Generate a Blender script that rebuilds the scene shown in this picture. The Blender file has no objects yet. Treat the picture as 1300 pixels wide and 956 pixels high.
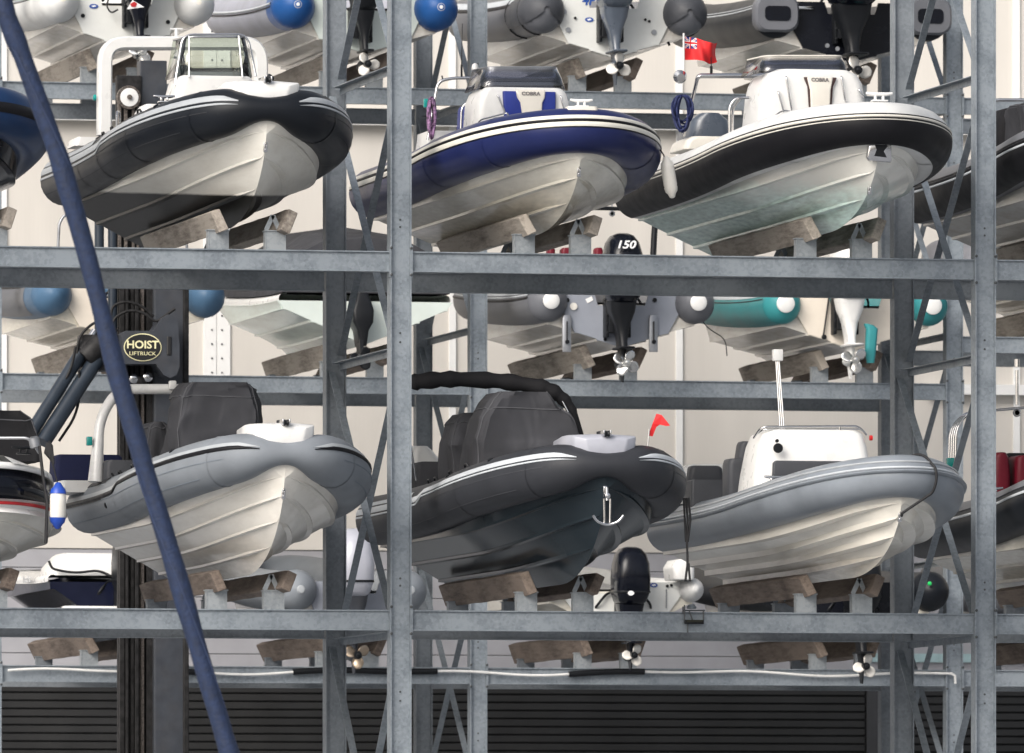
import bpy, bmesh, math, random
from mathutils import Vector, Matrix, Euler, noise as mnoise
random.seed(7)
PI = math.pi
S = bpy.context.scene
COL = S.collection
V = Vector
def rad(a): return a * PI / 180
def lerp(a, b, t): return a + (b - a) * t
def clamp(t, a=0.0, b=1.0): return max(a, min(b, t))
def sst(t):
    t = clamp(t); return t * t * (3 - 2 * t)

# ------------------------------------------------------------------ camera model (rack plane is y = 0, x runs along the rack)
FPX = 13000.0
TH = math.atan(2850 / FPX)
FWD = V((math.sin(TH), math.cos(TH), 0)); RGT = V((math.cos(TH), -math.sin(TH), 0)); UP = V((0, 0, 1))
D0 = 113.0
EYE = -FWD * D0 + RGT * ((650 - 506.9) / FPX * D0) + UP * 1.7
HOR = 1150.0
def ray(px, py): return FWD + RGT * ((px - 650) / FPX) + UP * ((HOR - py) / FPX)
def P(px, py, Y):
    d = ray(px, py); s = (Y - EYE.y) / d.y
    return EYE + d * s
def scale_at(p): return FPX / (V(p) - EYE).dot(FWD)

# ------------------------------------------------------------------ materials
def new_mat(name):
    m = bpy.data.materials.new(name); m.use_nodes = True
    return m, m.node_tree.nodes, m.node_tree.links, m.node_tree.nodes['Principled BSDF']
def mat(name, col, rough=0.5, metal=0.0, coat=0.0, var=0.12, scale=6.0, bump=0.0, bscale=60.0, dirt=0.0, dirtcol=(0.12, 0.10, 0.08), stretch=(1, 1, 1), rvar=0.12, emit=None, spec=.5):
    m, N, L, b = new_mat(name)
    tc = N.new('ShaderNodeTexCoord'); mp = N.new('ShaderNodeMapping'); L.new(tc.outputs['Object'], mp.inputs['Vector'])
    mp.inputs['Scale'].default_value = stretch
    n = N.new('ShaderNodeTexNoise'); n.inputs['Scale'].default_value = scale; n.inputs['Detail'].default_value = 5
    L.new(mp.outputs[0], n.inputs['Vector'])
    r = N.new('ShaderNodeValToRGB')
    c0 = [clamp(c * (1 - var), 0, 1) for c in col]; c1 = [clamp(c * (1 + var), 0, 1) for c in col]
    r.color_ramp.elements[0].position = 0.3; r.color_ramp.elements[1].position = 0.7
    r.color_ramp.elements[0].color = (*c0, 1); r.color_ramp.elements[1].color = (*c1, 1)
    L.new(n.outputs['Fac'], r.inputs['Fac']); out = r.outputs['Color']
    if dirt > 0:
        n2 = N.new('ShaderNodeTexNoise'); n2.inputs['Scale'].default_value = scale * 0.45; n2.inputs['Detail'].default_value = 8; n2.inputs['Roughness'].default_value = 0.7
        L.new(mp.outputs[0], n2.inputs['Vector'])
        r2 = N.new('ShaderNodeValToRGB'); r2.color_ramp.elements[0].position = 0.45; r2.color_ramp.elements[1].position = 0.8
        r2.color_ramp.elements[0].color = (0, 0, 0, 1); r2.color_ramp.elements[1].color = (dirt, dirt, dirt, 1)
        L.new(n2.outputs['Fac'], r2.inputs['Fac'])
        mx = N.new('ShaderNodeMix'); mx.data_type = 'RGBA'
        L.new(r2.outputs['Color'], mx.inputs['Factor']); L.new(out, mx.inputs['A']); mx.inputs['B'].default_value = (*dirtcol, 1)
        out = mx.outputs['Result']
    L.new(out, b.inputs['Base Color'])
    mr = N.new('ShaderNodeMapRange'); L.new(n.outputs['Fac'], mr.inputs['Value'])
    mr.inputs['To Min'].default_value = clamp(rough - rvar, 0.03, 1); mr.inputs['To Max'].default_value = clamp(rough + rvar, 0.03, 1)
    L.new(mr.outputs[0], b.inputs['Roughness'])
    b.inputs['Metallic'].default_value = metal; b.inputs['Specular IOR Level'].default_value = spec
    if coat: b.inputs['Coat Weight'].default_value = coat; b.inputs['Coat Roughness'].default_value = 0.08
    if bump:
        nb = N.new('ShaderNodeTexNoise'); nb.inputs['Scale'].default_value = bscale; nb.inputs['Detail'].default_value = 4
        L.new(mp.outputs[0], nb.inputs['Vector'])
        bp = N.new('ShaderNodeBump'); bp.inputs['Strength'].default_value = bump; bp.inputs['Distance'].default_value = 0.02
        L.new(nb.outputs['Fac'], bp.inputs['Height']); L.new(bp.outputs[0], b.inputs['Normal'])
    if emit: b.inputs['Emission Color'].default_value = (*emit[0], 1); b.inputs['Emission Strength'].default_value = emit[1]
    return m
def galv(name, dark, light, rough=0.5):
    m, N, L, b = new_mat(name)
    tc = N.new('ShaderNodeTexCoord')
    vo = N.new('ShaderNodeTexVoronoi'); vo.inputs['Scale'].default_value = 30.0
    no = N.new('ShaderNodeTexNoise'); no.inputs['Scale'].default_value = 3.0; no.inputs['Detail'].default_value = 6
    n3 = N.new('ShaderNodeTexNoise'); n3.inputs['Scale'].default_value = 26.0; n3.inputs['Detail'].default_value = 5
    for n in (no, vo, n3): L.new(tc.outputs['Object'], n.inputs['Vector'])
    bw = N.new('ShaderNodeRGBToBW'); L.new(vo.outputs['Color'], bw.inputs[0])
    a = N.new('ShaderNodeMath'); a.operation = 'MULTIPLY_ADD'; L.new(bw.outputs[0], a.inputs[0]); a.inputs[1].default_value = 0.30; L.new(no.outputs['Fac'], a.inputs[2])
    a2 = N.new('ShaderNodeMath'); a2.operation = 'MULTIPLY_ADD'; L.new(n3.outputs['Fac'], a2.inputs[0]); a2.inputs[1].default_value = 0.45; L.new(a.outputs[0], a2.inputs[2])
    r = N.new('ShaderNodeValToRGB'); r.color_ramp.elements[0].position = 0.62; r.color_ramp.elements[1].position = 1.12 if False else 1.0
    r.color_ramp.elements[0].color = (*dark, 1); r.color_ramp.elements[1].color = (*light, 1)
    L.new(a2.outputs[0], r.inputs['Fac'])
    mp = N.new('ShaderNodeMapping'); mp.inputs['Scale'].default_value = (5, 5, .6); L.new(tc.outputs['Object'], mp.inputs['Vector'])
    n5 = N.new('ShaderNodeTexNoise'); n5.inputs['Scale'].default_value = 2.0; n5.inputs['Detail'].default_value = 9; n5.inputs['Roughness'].default_value = .75; L.new(mp.outputs[0], n5.inputs['Vector'])
    r5 = N.new('ShaderNodeValToRGB'); r5.color_ramp.elements[0].position = .62; r5.color_ramp.elements[1].position = .80; r5.color_ramp.elements[0].color = (0, 0, 0, 1); r5.color_ramp.elements[1].color = (.4, .4, .4, 1); L.new(n5.outputs['Fac'], r5.inputs['Fac'])
    mx = N.new('ShaderNodeMix'); mx.data_type = 'RGBA'; L.new(r5.outputs['Color'], mx.inputs['Factor']); L.new(r.outputs['Color'], mx.inputs['A']); mx.inputs['B'].default_value = (dark[0] * .75, dark[1] * .66, dark[2] * .55, 1)
    L.new(mx.outputs['Result'], b.inputs['Base Color'])
    b.inputs['Metallic'].default_value = 0.35; b.inputs['Roughness'].default_value = rough
    return m
def hullmat(name, col, line=None, linecol=(0.02, 0.02, 0.02), soft=0.01, slope=0.0, rough=0.25, coat=.25, dirt=0.35, lineamt=1.0, dirtcol=(0.30, 0.25, 0.19)):
    """gelcoat with streaky dirt and, if line is given, a band of other paint below that local height"""
    m, N, L, b = new_mat(name)
    tc = N.new('ShaderNodeTexCoord'); mp = N.new('ShaderNodeMapping'); L.new(tc.outputs['Object'], mp.inputs['Vector'])
    mp.inputs['Scale'].default_value = (3, 0.9, 5)
    n = N.new('ShaderNodeTexNoise'); n.inputs['Scale'].default_value = 1.6; n.inputs['Detail'].default_value = 8; n.inputs['Roughness'].default_value = 0.65
    L.new(mp.outputs[0], n.inputs['Vector'])
    r = N.new('ShaderNodeValToRGB'); r.color_ramp.elements[0].position = 0.42; r.color_ramp.elements[1].position = 0.78
    r.color_ramp.elements[0].color = (0, 0, 0, 1); r.color_ramp.elements[1].color = (dirt, dirt, dirt, 1)
    L.new(n.outputs['Fac'], r.inputs['Fac'])
    mx = N.new('ShaderNodeMix'); mx.data_type = 'RGBA'; mx.inputs['A'].default_value = (*col, 1); mx.inputs['B'].default_value = (*dirtcol, 1)
    L.new(r.outputs['Color'], mx.inputs['Factor']); out = mx.outputs['Result']
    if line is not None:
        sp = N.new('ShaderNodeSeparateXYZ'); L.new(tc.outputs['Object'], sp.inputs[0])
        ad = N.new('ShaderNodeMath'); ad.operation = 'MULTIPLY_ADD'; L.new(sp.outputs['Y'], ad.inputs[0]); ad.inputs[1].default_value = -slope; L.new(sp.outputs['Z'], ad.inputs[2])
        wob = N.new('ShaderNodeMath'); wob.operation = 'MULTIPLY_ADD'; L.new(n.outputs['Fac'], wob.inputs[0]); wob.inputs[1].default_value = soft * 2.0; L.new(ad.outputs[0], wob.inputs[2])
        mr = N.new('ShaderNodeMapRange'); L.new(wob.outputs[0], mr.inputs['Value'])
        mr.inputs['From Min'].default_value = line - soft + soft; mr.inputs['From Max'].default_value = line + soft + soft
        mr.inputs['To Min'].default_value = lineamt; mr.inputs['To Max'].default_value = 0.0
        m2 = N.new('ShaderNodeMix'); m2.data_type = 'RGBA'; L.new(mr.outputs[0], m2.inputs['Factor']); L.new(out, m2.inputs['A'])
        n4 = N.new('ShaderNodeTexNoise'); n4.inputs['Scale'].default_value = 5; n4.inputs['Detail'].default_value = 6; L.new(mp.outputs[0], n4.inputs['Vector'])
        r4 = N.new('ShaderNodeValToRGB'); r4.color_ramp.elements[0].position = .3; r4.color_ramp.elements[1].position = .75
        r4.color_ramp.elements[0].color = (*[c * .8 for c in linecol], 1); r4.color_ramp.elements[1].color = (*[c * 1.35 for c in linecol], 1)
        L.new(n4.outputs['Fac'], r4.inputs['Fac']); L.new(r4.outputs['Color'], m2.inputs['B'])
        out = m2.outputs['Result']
    L.new(out, b.inputs['Base Color'])
    b.inputs['Roughness'].default_value = rough; b.inputs['Coat Weight'].default_value = coat; b.inputs['Coat Roughness'].default_value = 0.08
    if coat == 0: b.inputs['Specular IOR Level'].default_value = .14
    return m
def glassmat(name, tint, gl=0.12):
    m, N, L, b = new_mat(name)
    N.remove(b); o = N['Material Output']
    t = N.new('ShaderNodeBsdfTransparent'); t.inputs['Color'].default_value = (*tint, 1)
    g = N.new('ShaderNodeBsdfGlossy'); g.inputs['Roughness'].default_value = 0.05
    f = N.new('ShaderNodeFresnel'); f.inputs['IOR'].default_value = 1.45
    a = N.new('ShaderNodeMath'); a.operation = 'ADD'; L.new(f.outputs[0], a.inputs[0]); a.inputs[1].default_value = gl * .5
    mx = N.new('ShaderNodeMixShader'); L.new(a.outputs[0], mx.inputs['Fac']); L.new(t.outputs[0], mx.inputs[1]); L.new(g.outputs[0], mx.inputs[2])
    L.new(mx.outputs[0], o.inputs['Surface'])
    return m
M = {}
M['galv'] = galv('galvanised_steel', (0.165, 0.191, 0.218), (0.26, 0.293, 0.325), 0.5)
M['galv2'] = galv('shaded_galvanised_steel', (0.165, 0.186, 0.21), (0.235, 0.26, 0.286), 0.55)  # darker copy of the galvanised steel: shade on rear members put into the colour
M['stub'] = galv('pale_galvanised_steel', (0.22, 0.245, 0.265), (0.32, 0.345, 0.365), 0.5)
M['bolt'] = mat('dark_bolt', (0.08, 0.085, 0.09), 0.4, 0.6)
def timbermat(name, a, bcol):
    m, N, L, b = new_mat(name)
    tc = N.new('ShaderNodeTexCoord'); mp = N.new('ShaderNodeMapping'); L.new(tc.outputs['Object'], mp.inputs['Vector']); mp.inputs['Scale'].default_value = (9, 1.2, 9)
    n = N.new('ShaderNodeTexNoise'); n.inputs['Scale'].default_value = 2.2; n.inputs['Detail'].default_value = 9; n.inputs['Roughness'].default_value = .7; L.new(mp.outputs[0], n.inputs['Vector'])
    n2 = N.new('ShaderNodeTexNoise'); n2.inputs['Scale'].default_value = 1.1; n2.inputs['Detail'].default_value = 3; L.new(tc.outputs['Object'], n2.inputs['Vector'])
    ad = N.new('ShaderNodeMath'); ad.operation = 'MULTIPLY_ADD'; L.new(n2.outputs['Fac'], ad.inputs[0]); ad.inputs[1].default_value = .8; L.new(n.outputs['Fac'], ad.inputs[2])
    r = N.new('ShaderNodeValToRGB'); r.color_ramp.elements[0].position = .65; r.color_ramp.elements[1].position = 1.15 if False else 1.0
    r.color_ramp.elements[0].color = (*a, 1); r.color_ramp.elements[1].color = (*bcol, 1); L.new(ad.outputs[0], r.inputs['Fac']); L.new(r.outputs[0], b.inputs['Base Color'])
    b.inputs['Roughness'].default_value = .85
    bp = N.new('ShaderNodeBump'); bp.inputs['Strength'].default_value = .5; bp.inputs['Distance'].default_value = .02; L.new(n.outputs['Fac'], bp.inputs['Height']); L.new(bp.outputs[0], b.inputs['Normal'])
    return m
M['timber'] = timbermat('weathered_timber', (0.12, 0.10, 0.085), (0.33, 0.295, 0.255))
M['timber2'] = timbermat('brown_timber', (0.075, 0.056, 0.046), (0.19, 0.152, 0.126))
M['white'] = mat('white_gelcoat', (0.70, 0.70, 0.69), 0.3, coat=.3, var=.03, dirt=.12, dirtcol=(.45, .42, .38))
M['cream'] = mat('cream_vinyl', (0.66, 0.63, 0.57), 0.5, var=.04)
M['inner'] = mat('grey_deck', (0.35, 0.35, 0.35), .6)
def fabric(name, col, rough=.6, var=.12, bump=.25, bscale=7): return mat(name, col, rough, var=var, spec=.25, scale=4, bump=bump, bscale=bscale)
def tubemat(name, col, rough=.42):
    m = tubebase(name, col, rough); N = m.node_tree.nodes; L = m.node_tree.links; b = N['Principled BSDF']
    tc = N.new('ShaderNodeTexCoord'); mp = N.new('ShaderNodeMapping'); mp.inputs['Scale'].default_value = (14, 1.1, 9); mp.inputs['Rotation'].default_value = (.25, .1, .15); L.new(tc.outputs['Object'], mp.inputs['Vector'])
    n = N.new('ShaderNodeTexNoise'); n.inputs['Scale'].default_value = 1.7; n.inputs['Detail'].default_value = 6; n.inputs['Roughness'].default_value = .6; L.new(mp.outputs[0], n.inputs['Vector'])
    r = N.new('ShaderNodeValToRGB'); r.color_ramp.elements[0].position = .66; r.color_ramp.elements[1].position = .74; r.color_ramp.elements[0].color = (0, 0, 0, 1); r.color_ramp.elements[1].color = (.5, .5, .5, 1); L.new(n.outputs['Fac'], r.inputs['Fac'])
    mx = N.new('ShaderNodeMix'); mx.data_type = 'RGBA'; old = b.inputs['Base Color'].links[0].from_socket
    L.new(r.outputs['Color'], mx.inputs['Factor']); L.new(old, mx.inputs['A']); mx.inputs['B'].default_value = (*[c * .8 + .032 for c in col], 1); L.new(mx.outputs['Result'], b.inputs['Base Color'])
    return m
def tubebase(name, col, rough=.42): return mat(name, col, rough, var=.14, scale=2.2, spec=.2, dirt=.22, dirtcol=tuple(c * .8 + .012 for c in col), bump=.06, bscale=9, rvar=.08)
M['t_black'] = tubemat('black_hypalon', (0.009, 0.011, 0.015))
M['t_blue'] = tubemat('navy_blue_hypalon', (0.013, 0.019, 0.078), .34)
M['t_navy'] = tubemat('dark_navy_hypalon', (0.010, 0.030, 0.085), .3)
M['t_grey'] = tubemat('pale_blue_grey_hypalon', (0.182, 0.20, 0.222), .5)
M['t_grey2'] = tubemat('silver_grey_hypalon', (0.20, 0.222, 0.25), .34)
M['t_char'] = tubemat('charcoal_hypalon', (0.031, 0.033, 0.039), .5)
M['t_white'] = tubemat('white_hypalon', (0.58, 0.585, 0.58), .42)
M['t_lilac'] = tubemat('faded_lilac_hypalon', (0.30, 0.31, 0.36), .45)
M['t_sky'] = tubemat('bright_blue_hypalon', (0.016, 0.075, 0.24), .35)
M['t_steel'] = tubemat('steel_blue_hypalon', (0.06, 0.12, 0.20), .4)
M['t_mid'] = tubemat('mid_grey_hypalon', (0.12, 0.125, 0.14), .42)
M['t_teal'] = tubemat('teal_hypalon', (0.035, 0.215, 0.23), .42)
M['band_grey'] = mat('grey_rubbing_strip', (0.33, 0.35, 0.37), .5, var=.08)
M['band_pale'] = mat('pale_grey_rubbing_strip', (0.47, 0.50, 0.53), .5, var=.06)
M['band_cream'] = mat('cream_rubbing_strip', (0.62, 0.60, 0.54), .5, var=.06)
M['band_black'] = mat('black_rubbing_strip', (0.008, 0.008, 0.010), .5, var=.1, spec=.18)
M['black'] = mat('black_plastic', (0.008, 0.009, 0.011), .4, var=.15, spec=.2)
M['blackgloss'] = mat('glossy_black_cowl', (0.004, 0.005, 0.009), .16, var=.1, spec=.25)
M['greyeng'] = mat('grey_blue_engine_paint', (0.065, 0.08, 0.105), .3, coat=.3, var=.1)
M['paleeng'] = mat('pale_grey_engine_paint', (0.36, 0.37, 0.42), .35, coat=.2, var=.06)
M['whiteeng'] = mat('white_engine_paint', (0.66, 0.66, 0.65), .3, coat=.2, var=.05)
M['steel'] = mat('polished_stainless', (0.62, 0.62, 0.63), .16, 1.0, var=.05, rvar=.06)
M['alu'] = mat('dull_aluminium', (0.30, 0.31, 0.33), .4, .7, var=.15)
M['bronze'] = mat('bronze_propeller', (0.42, 0.34, 0.26), .35, .8, var=.15)
M['propsteel'] = mat('bright_propeller', (0.66, 0.66, 0.65), .2, .9, var=.1)
M['propwhite'] = mat('white_propeller', (0.62, 0.60, 0.56), .4, .1, var=.15)
M['cover'] = fabric('charcoal_canvas', (0.046, 0.047, 0.053), .85, bump=.8, bscale=5)
def covermat(name, col):
    m, N, L, b = new_mat(name)
    tc = N.new('ShaderNodeTexCoord'); mp = N.new('ShaderNodeMapping'); mp.inputs['Scale'].default_value = (1.6, 1.6, .8); mp.inputs['Rotation'].default_value = (.3, .5, .2); L.new(tc.outputs['Object'], mp.inputs['Vector'])
    n = N.new('ShaderNodeTexNoise'); n.noise_type = 'RIDGED_MULTIFRACTAL'; n.inputs['Scale'].default_value = 2.4; n.inputs['Detail'].default_value = 3; n.inputs['Distortion'].default_value = .8; L.new(mp.outputs[0], n.inputs['Vector'])
    n2 = N.new('ShaderNodeTexNoise'); n2.inputs['Scale'].default_value = 1.3; n2.inputs['Detail'].default_value = 7; L.new(tc.outputs['Object'], n2.inputs['Vector'])
    r = N.new('ShaderNodeValToRGB'); r.color_ramp.elements[0].position = .35; r.color_ramp.elements[1].position = .7
    r.color_ramp.elements[0].color = (*[c * .75 for c in col], 1); r.color_ramp.elements[1].color = (*[c * 1.35 for c in col], 1)
    L.new(n2.outputs['Fac'], r.inputs['Fac']); L.new(r.outputs[0], b.inputs['Base Color']); b.inputs['Roughness'].default_value = .85; b.inputs['Specular IOR Level'].default_value = .25
    bp = N.new('ShaderNodeBump'); bp.inputs['Strength'].default_value = .55; bp.inputs['Distance'].default_value = .05; L.new(n.outputs['Fac'], bp.inputs['Height']); L.new(bp.outputs[0], b.inputs['Normal'])
    return m
M['cover'] = covermat('charcoal_canvas', (0.042, 0.043, 0.049))
M['coverdark'] = fabric('black_canvas', (0.010, 0.010, 0.012), .8, bump=.5, bscale=6)
M['vinylgrey'] = fabric('dark_grey_vinyl', (0.055, 0.058, 0.066), .5)
M['vinylblue'] = fabric('blue_vinyl', (0.02, 0.035, 0.21), .45)
M['vinylred'] = fabric('dark_red_vinyl', (0.12, 0.006, 0.016), .45)
M['vinylbrown'] = fabric('brown_piping_vinyl', (0.055, 0.03, 0.03), .5)
M['glass'] = glassmat('clear_windscreen', (0.80, 0.84, 0.78))
M['glassdark'] = glassmat('tinted_windscreen', (0.42, 0.44, 0.52), .2)
M['red'] = mat('red_cloth', (0.60, 0.012, 0.015), .7, var=.12)
M['flagblue'] = mat('flag_blue', (0.02, 0.03, 0.17), .7)
M['flagwhite'] = mat('flag_white', (0.75, 0.75, 0.75), .7)
M['ropeblue'] = mat('navy_rope', (0.010, 0.018, 0.08), .7, var=.3, scale=60)
M['ropeblack'] = mat('black_rope', (0.010, 0.010, 0.012), .7, var=.3, scale=60)
M['ropepurple'] = mat('purple_and_white_rope', (0.20, 0.11, 0.21), .7, var=.95, scale=26)
M['fender'] = mat('white_fender', (0.70, 0.68, 0.63), .4, var=.06, dirt=.2, dirtcol=(.4, .36, .3))
M['fenderblue'] = mat('blue_fender_cap', (0.015, 0.06, 0.36), .4)
M['teallight'] = mat('green_lens', (0.01, 0.26, 0.24), .2)
M['redlight'] = mat('red_lens', (0.5, 0.01, 0.01), .3)
M['fork'] = mat('dark_grey_machine_paint', (0.042, 0.047, 0.057), .45, var=.15, dirt=.2, spec=.25)
M['forkdark'] = mat('greasy_black_steel', (0.019, 0.0185, 0.019), .5, .1, var=.5, scale=14, spec=.2)
M['chain'] = mat('greasy_chain', (0.10, 0.085, 0.075), .5, .3, var=.7, scale=40)
M['ram'] = mat('blue_grey_ram_paint', (0.022, 0.030, 0.042), .35, var=.15, spec=.3)
M['signblack'] = mat('sign_black', (0.01, 0.01, 0.011), .4)
M['signgold'] = mat('sign_pale_yellow', (0.72, 0.68, 0.42), .5)
M['decal_white'] = mat('white_decal', (0.78, 0.78, 0.78), .4)
M['decal_blue'] = mat('blue_decal', (0.02, 0.07, 0.30), .4)
M['decal_red'] = mat('red_decal', (0.42, 0.016, 0.02), .4)
M['decal_grey'] = mat('grey_lettering', (0.16, 0.15, 0.15), .5)
M['piping'] = mat('canvas_piping', (.075, .077, .085), .8, spec=.2)
M['navycover'] = fabric('navy_canvas', (0.010, 0.013, 0.045), .8)
M['sling'] = mat('dark_blue_sling_webbing', (0.010, 0.021, 0.058), .75, var=.3, scale=18, bump=.4, bscale=40)

# ------------------------------------------------------------------ mesh builder
class MB:
    def __init__(s): s.v = []; s.f = []; s.m = []; s.mi = 0
    def add(s, vs, fs):
        o = len(s.v); s.v += [tuple(v) for v in vs]; s.f += [tuple(i + o for i in f) for f in fs]; s.m += [s.mi] * len(fs)
    def box(s, lo, hi, mtx=None):
        x0, y0, z0 = lo; x1, y1, z1 = hi
        vs = [V((x, y, z)) for z in (z0, z1) for y in (y0, y1) for x in (x0, x1)]
        if mtx: vs = [mtx @ v for v in vs]
        s.add(vs, [(0, 2, 3, 1), (4, 5, 7, 6), (0, 1, 5, 4), (2, 6, 7, 3), (0, 4, 6, 2), (1, 3, 7, 5)]); return s
    def bar(s, p, q, w, h, ref=(0, 0, 1)):
        p = V(p); q = V(q); d = (q - p).normalized(); r = V(ref)
        if abs(d.dot(r)) > .98: r = V((1, 0, 0))
        a = d.cross(r).normalized(); b = a.cross(d).normalized()
        vs = [c + a * (i * w / 2) + b * (j * h / 2) for c in (p, q) for i, j in ((-1, -1), (1, -1), (1, 1), (-1, 1))]
        s.add(vs, [(3, 2, 1, 0), (4, 5, 6, 7), (0, 1, 5, 4), (1, 2, 6, 5), (2, 3, 7, 6), (3, 0, 4, 7)]); return s
    def tube(s, pts, r, seg=10, closed=False, cap=True):
        pts = [V(p) for p in pts]; n = len(pts)
        rs = r if isinstance(r, (list, tuple)) else [r] * n
        T = []
        for i in range(n):
            if closed: t = pts[(i + 1) % n] - pts[i - 1]
            else: t = pts[min(i + 1, n - 1)] - pts[max(i - 1, 0)]
            T.append(t.normalized())
        u = T[0].orthogonal().normalized(); rows = []
        for i in range(n):
            u = (u - T[i] * u.dot(T[i])).normalized(); w = T[i].cross(u)
            rows.append([pts[i] + (u * math.cos(2 * PI * k / seg) + w * math.sin(2 * PI * k / seg)) * rs[i] for k in range(seg)])
        s.rows(rows, True, closed)
        if cap and not closed:
            o = len(s.v); s.v += [tuple(pts[0]), tuple(pts[-1])]
            b0 = o - n * seg; b1 = o - seg
            for k in range(seg):
                s.f.append((o, b0 + (k + 1) % seg, b0 + k)); s.f.append((o + 1, b1 + k, b1 + (k + 1) % seg)); s.m += [s.mi] * 2
        return s
    def rows(s, rows, wrap=False, closed=False, flip=False):
        n = len(rows); k = len(rows[0]); vs = [p for r in rows for p in r]; fs = []
        for i in range(n if closed else n - 1):
            a = i * k; b = ((i + 1) % n) * k
            for j in range(k if wrap else k - 1):
                j2 = (j + 1) % k
                fs.append((a + j, a + j2, b + j2, b + j) if not flip else (a + j, b + j, b + j2, a + j2))
        s.add(vs, fs); return s
    def loft(s, secs, cap=True):
        s.rows(secs, True); k = len(secs[0]); o = len(s.v) - k * len(secs)
        if cap:
            s.f.append(tuple(o + i for i in reversed(range(k)))); s.f.append(tuple(len(s.v) - k + i for i in range(k))); s.m += [s.mi] * 2
        return s
    def lathe(s, prof, origin, axis, seg=16):
        axis = V(axis).normalized(); u = axis.orthogonal().normalized(); w = axis.cross(u); o = V(origin)
        rows = [[o + axis * a + (u * math.cos(2 * PI * k / seg) + w * math.sin(2 * PI * k / seg)) * max(r, .0004) for k in range(seg)] for a, r in prof]
        return s.loft(rows)
    def prism(s, poly, d):
        d = V(d); k = len(poly); vs = [V(p) for p in poly] + [V(p) + d for p in poly]
        s.add(vs, [tuple(range(k))[::-1], tuple(range(k, 2 * k))] + [(i, (i + 1) % k, k + (i + 1) % k, k + i) for i in range(k)]); return s
    def build(s, name, m, parent=None, smooth=35, bevel=0, bseg=2, solid=0, loc=None, recalc=True, rot=None, sub=0):
        me = bpy.data.meshes.new(name)
        me.from_pydata(s.v, [], s.f); ms = m if isinstance(m, (list, tuple)) else [m]
        for x in ms: me.materials.append(M[x] if isinstance(x, str) else x)
        if len(ms) > 1: me.polygons.foreach_set('material_index', s.m)
        bm = bmesh.new(); bm.from_mesh(me)
        bmesh.ops.remove_doubles(bm, verts=bm.verts, dist=1e-5)
        if recalc: bmesh.ops.recalc_face_normals(bm, faces=bm.faces)
        if bevel:
            es = [e for e in bm.edges if len(e.link_faces) == 2 and e.calc_face_angle(0) > .5]
            bmesh.ops.bevel(bm, geom=es, offset=bevel, segments=bseg, affect='EDGES', profile=.5, clamp_overlap=True)
        bm.to_mesh(me); bm.free()
        if smooth:
            me.polygons.foreach_set('use_smooth', [True] * len(me.polygons)); me.set_sharp_from_angle(angle=rad(smooth))
        ob = bpy.data.objects.new(name, me); COL.objects.link(ob)
        if parent is not None: ob.parent = parent
        if loc is not None: ob.location = loc
        if rot is not None: ob.rotation_euler = rot
        if solid:
            md = ob.modifiers.new('thickness', 'SOLIDIFY'); md.thickness = solid; md.offset = 0
        if sub:
            md = ob.modifiers.new('smooth', 'SUBSURF'); md.levels = sub; md.render_levels = sub
        return ob
def rrect(cx, cy, w, d, r, z, n=5):
    r = min(r, w / 2 - .001, d / 2 - .001); out = []
    for qx, qy, a0 in ((1, 1, 0), (-1, 1, 90), (-1, -1, 180), (1, -1, 270)):
        for k in range(n):
            a = rad(a0 + 90 * k / (n - 1)); out.append(V((cx + qx * (w / 2 - r) + r * math.cos(a), cy + qy * (d / 2 - r) + r * math.sin(a), z)))
    return out
def empty(name, loc, label, cat, group=None, rz=0.0, parent=None):
    o = bpy.data.objects.new(name, None); COL.objects.link(o); o.location = loc; o.rotation_euler = (0, 0, rz); o.empty_display_size = .3
    if label: o['label'] = label
    if cat: o['category'] = cat
    if group: o['group'] = group
    return o
def tag(o, label, cat, group=None):
    o['label'] = label; o['category'] = cat
    if group: o['group'] = group
    return o
def text_mesh(txt, name, m, parent, mtx, size, depth=.002, sx=1.0, shear=0.0, bold=0.0):
    cu = bpy.data.curves.new('lettering', 'FONT'); cu.body = txt; cu.size = size; cu.align_x = 'CENTER'; cu.align_y = 'CENTER'; cu.extrude = depth; cu.offset = bold; cu.shear = shear; cu.resolution_u = 3
    t = bpy.data.objects.new('lettering', cu); COL.objects.link(t)
    dg = bpy.context.evaluated_depsgraph_get(); me = bpy.data.meshes.new_from_object(t.evaluated_get(dg))
    bpy.data.objects.remove(t); bpy.data.curves.remove(cu)
    me.transform(Matrix.Diagonal((sx, 1, 1, 1))); me.transform(mtx); me.materials.clear(); me.materials.append(M[m])
    o = bpy.data.objects.new(name, me); COL.objects.link(o); o.parent = parent
    return o
def face_mtx(o, xdir, ydir):
    x = V(xdir).normalized(); z = x.cross(V(ydir)).normalized(); y = z.cross(x)
    m = Matrix((x, y, z)).transposed().to_4x4(); m.translation = V(o); return m
def arcpts(pts, rad_, n=5):
    """polyline with rounded corners"""
    pts = [V(p) for p in pts]; out = [pts[0]]
    for i in range(1, len(pts) - 1):
        a, b, c = pts[i - 1], pts[i], pts[i + 1]
        d1 = (a - b); d2 = (c - b); r = min(rad_, d1.length * .45, d2.length * .45)
        p = b + d1.normalized() * r; q = b + d2.normalized() * r
        for k in range(n + 1):
            t = k / n; out.append(p * (1 - t) ** 2 + b * 2 * t * (1 - t) + q * t * t)
    out.append(pts[-1]); return out
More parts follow.
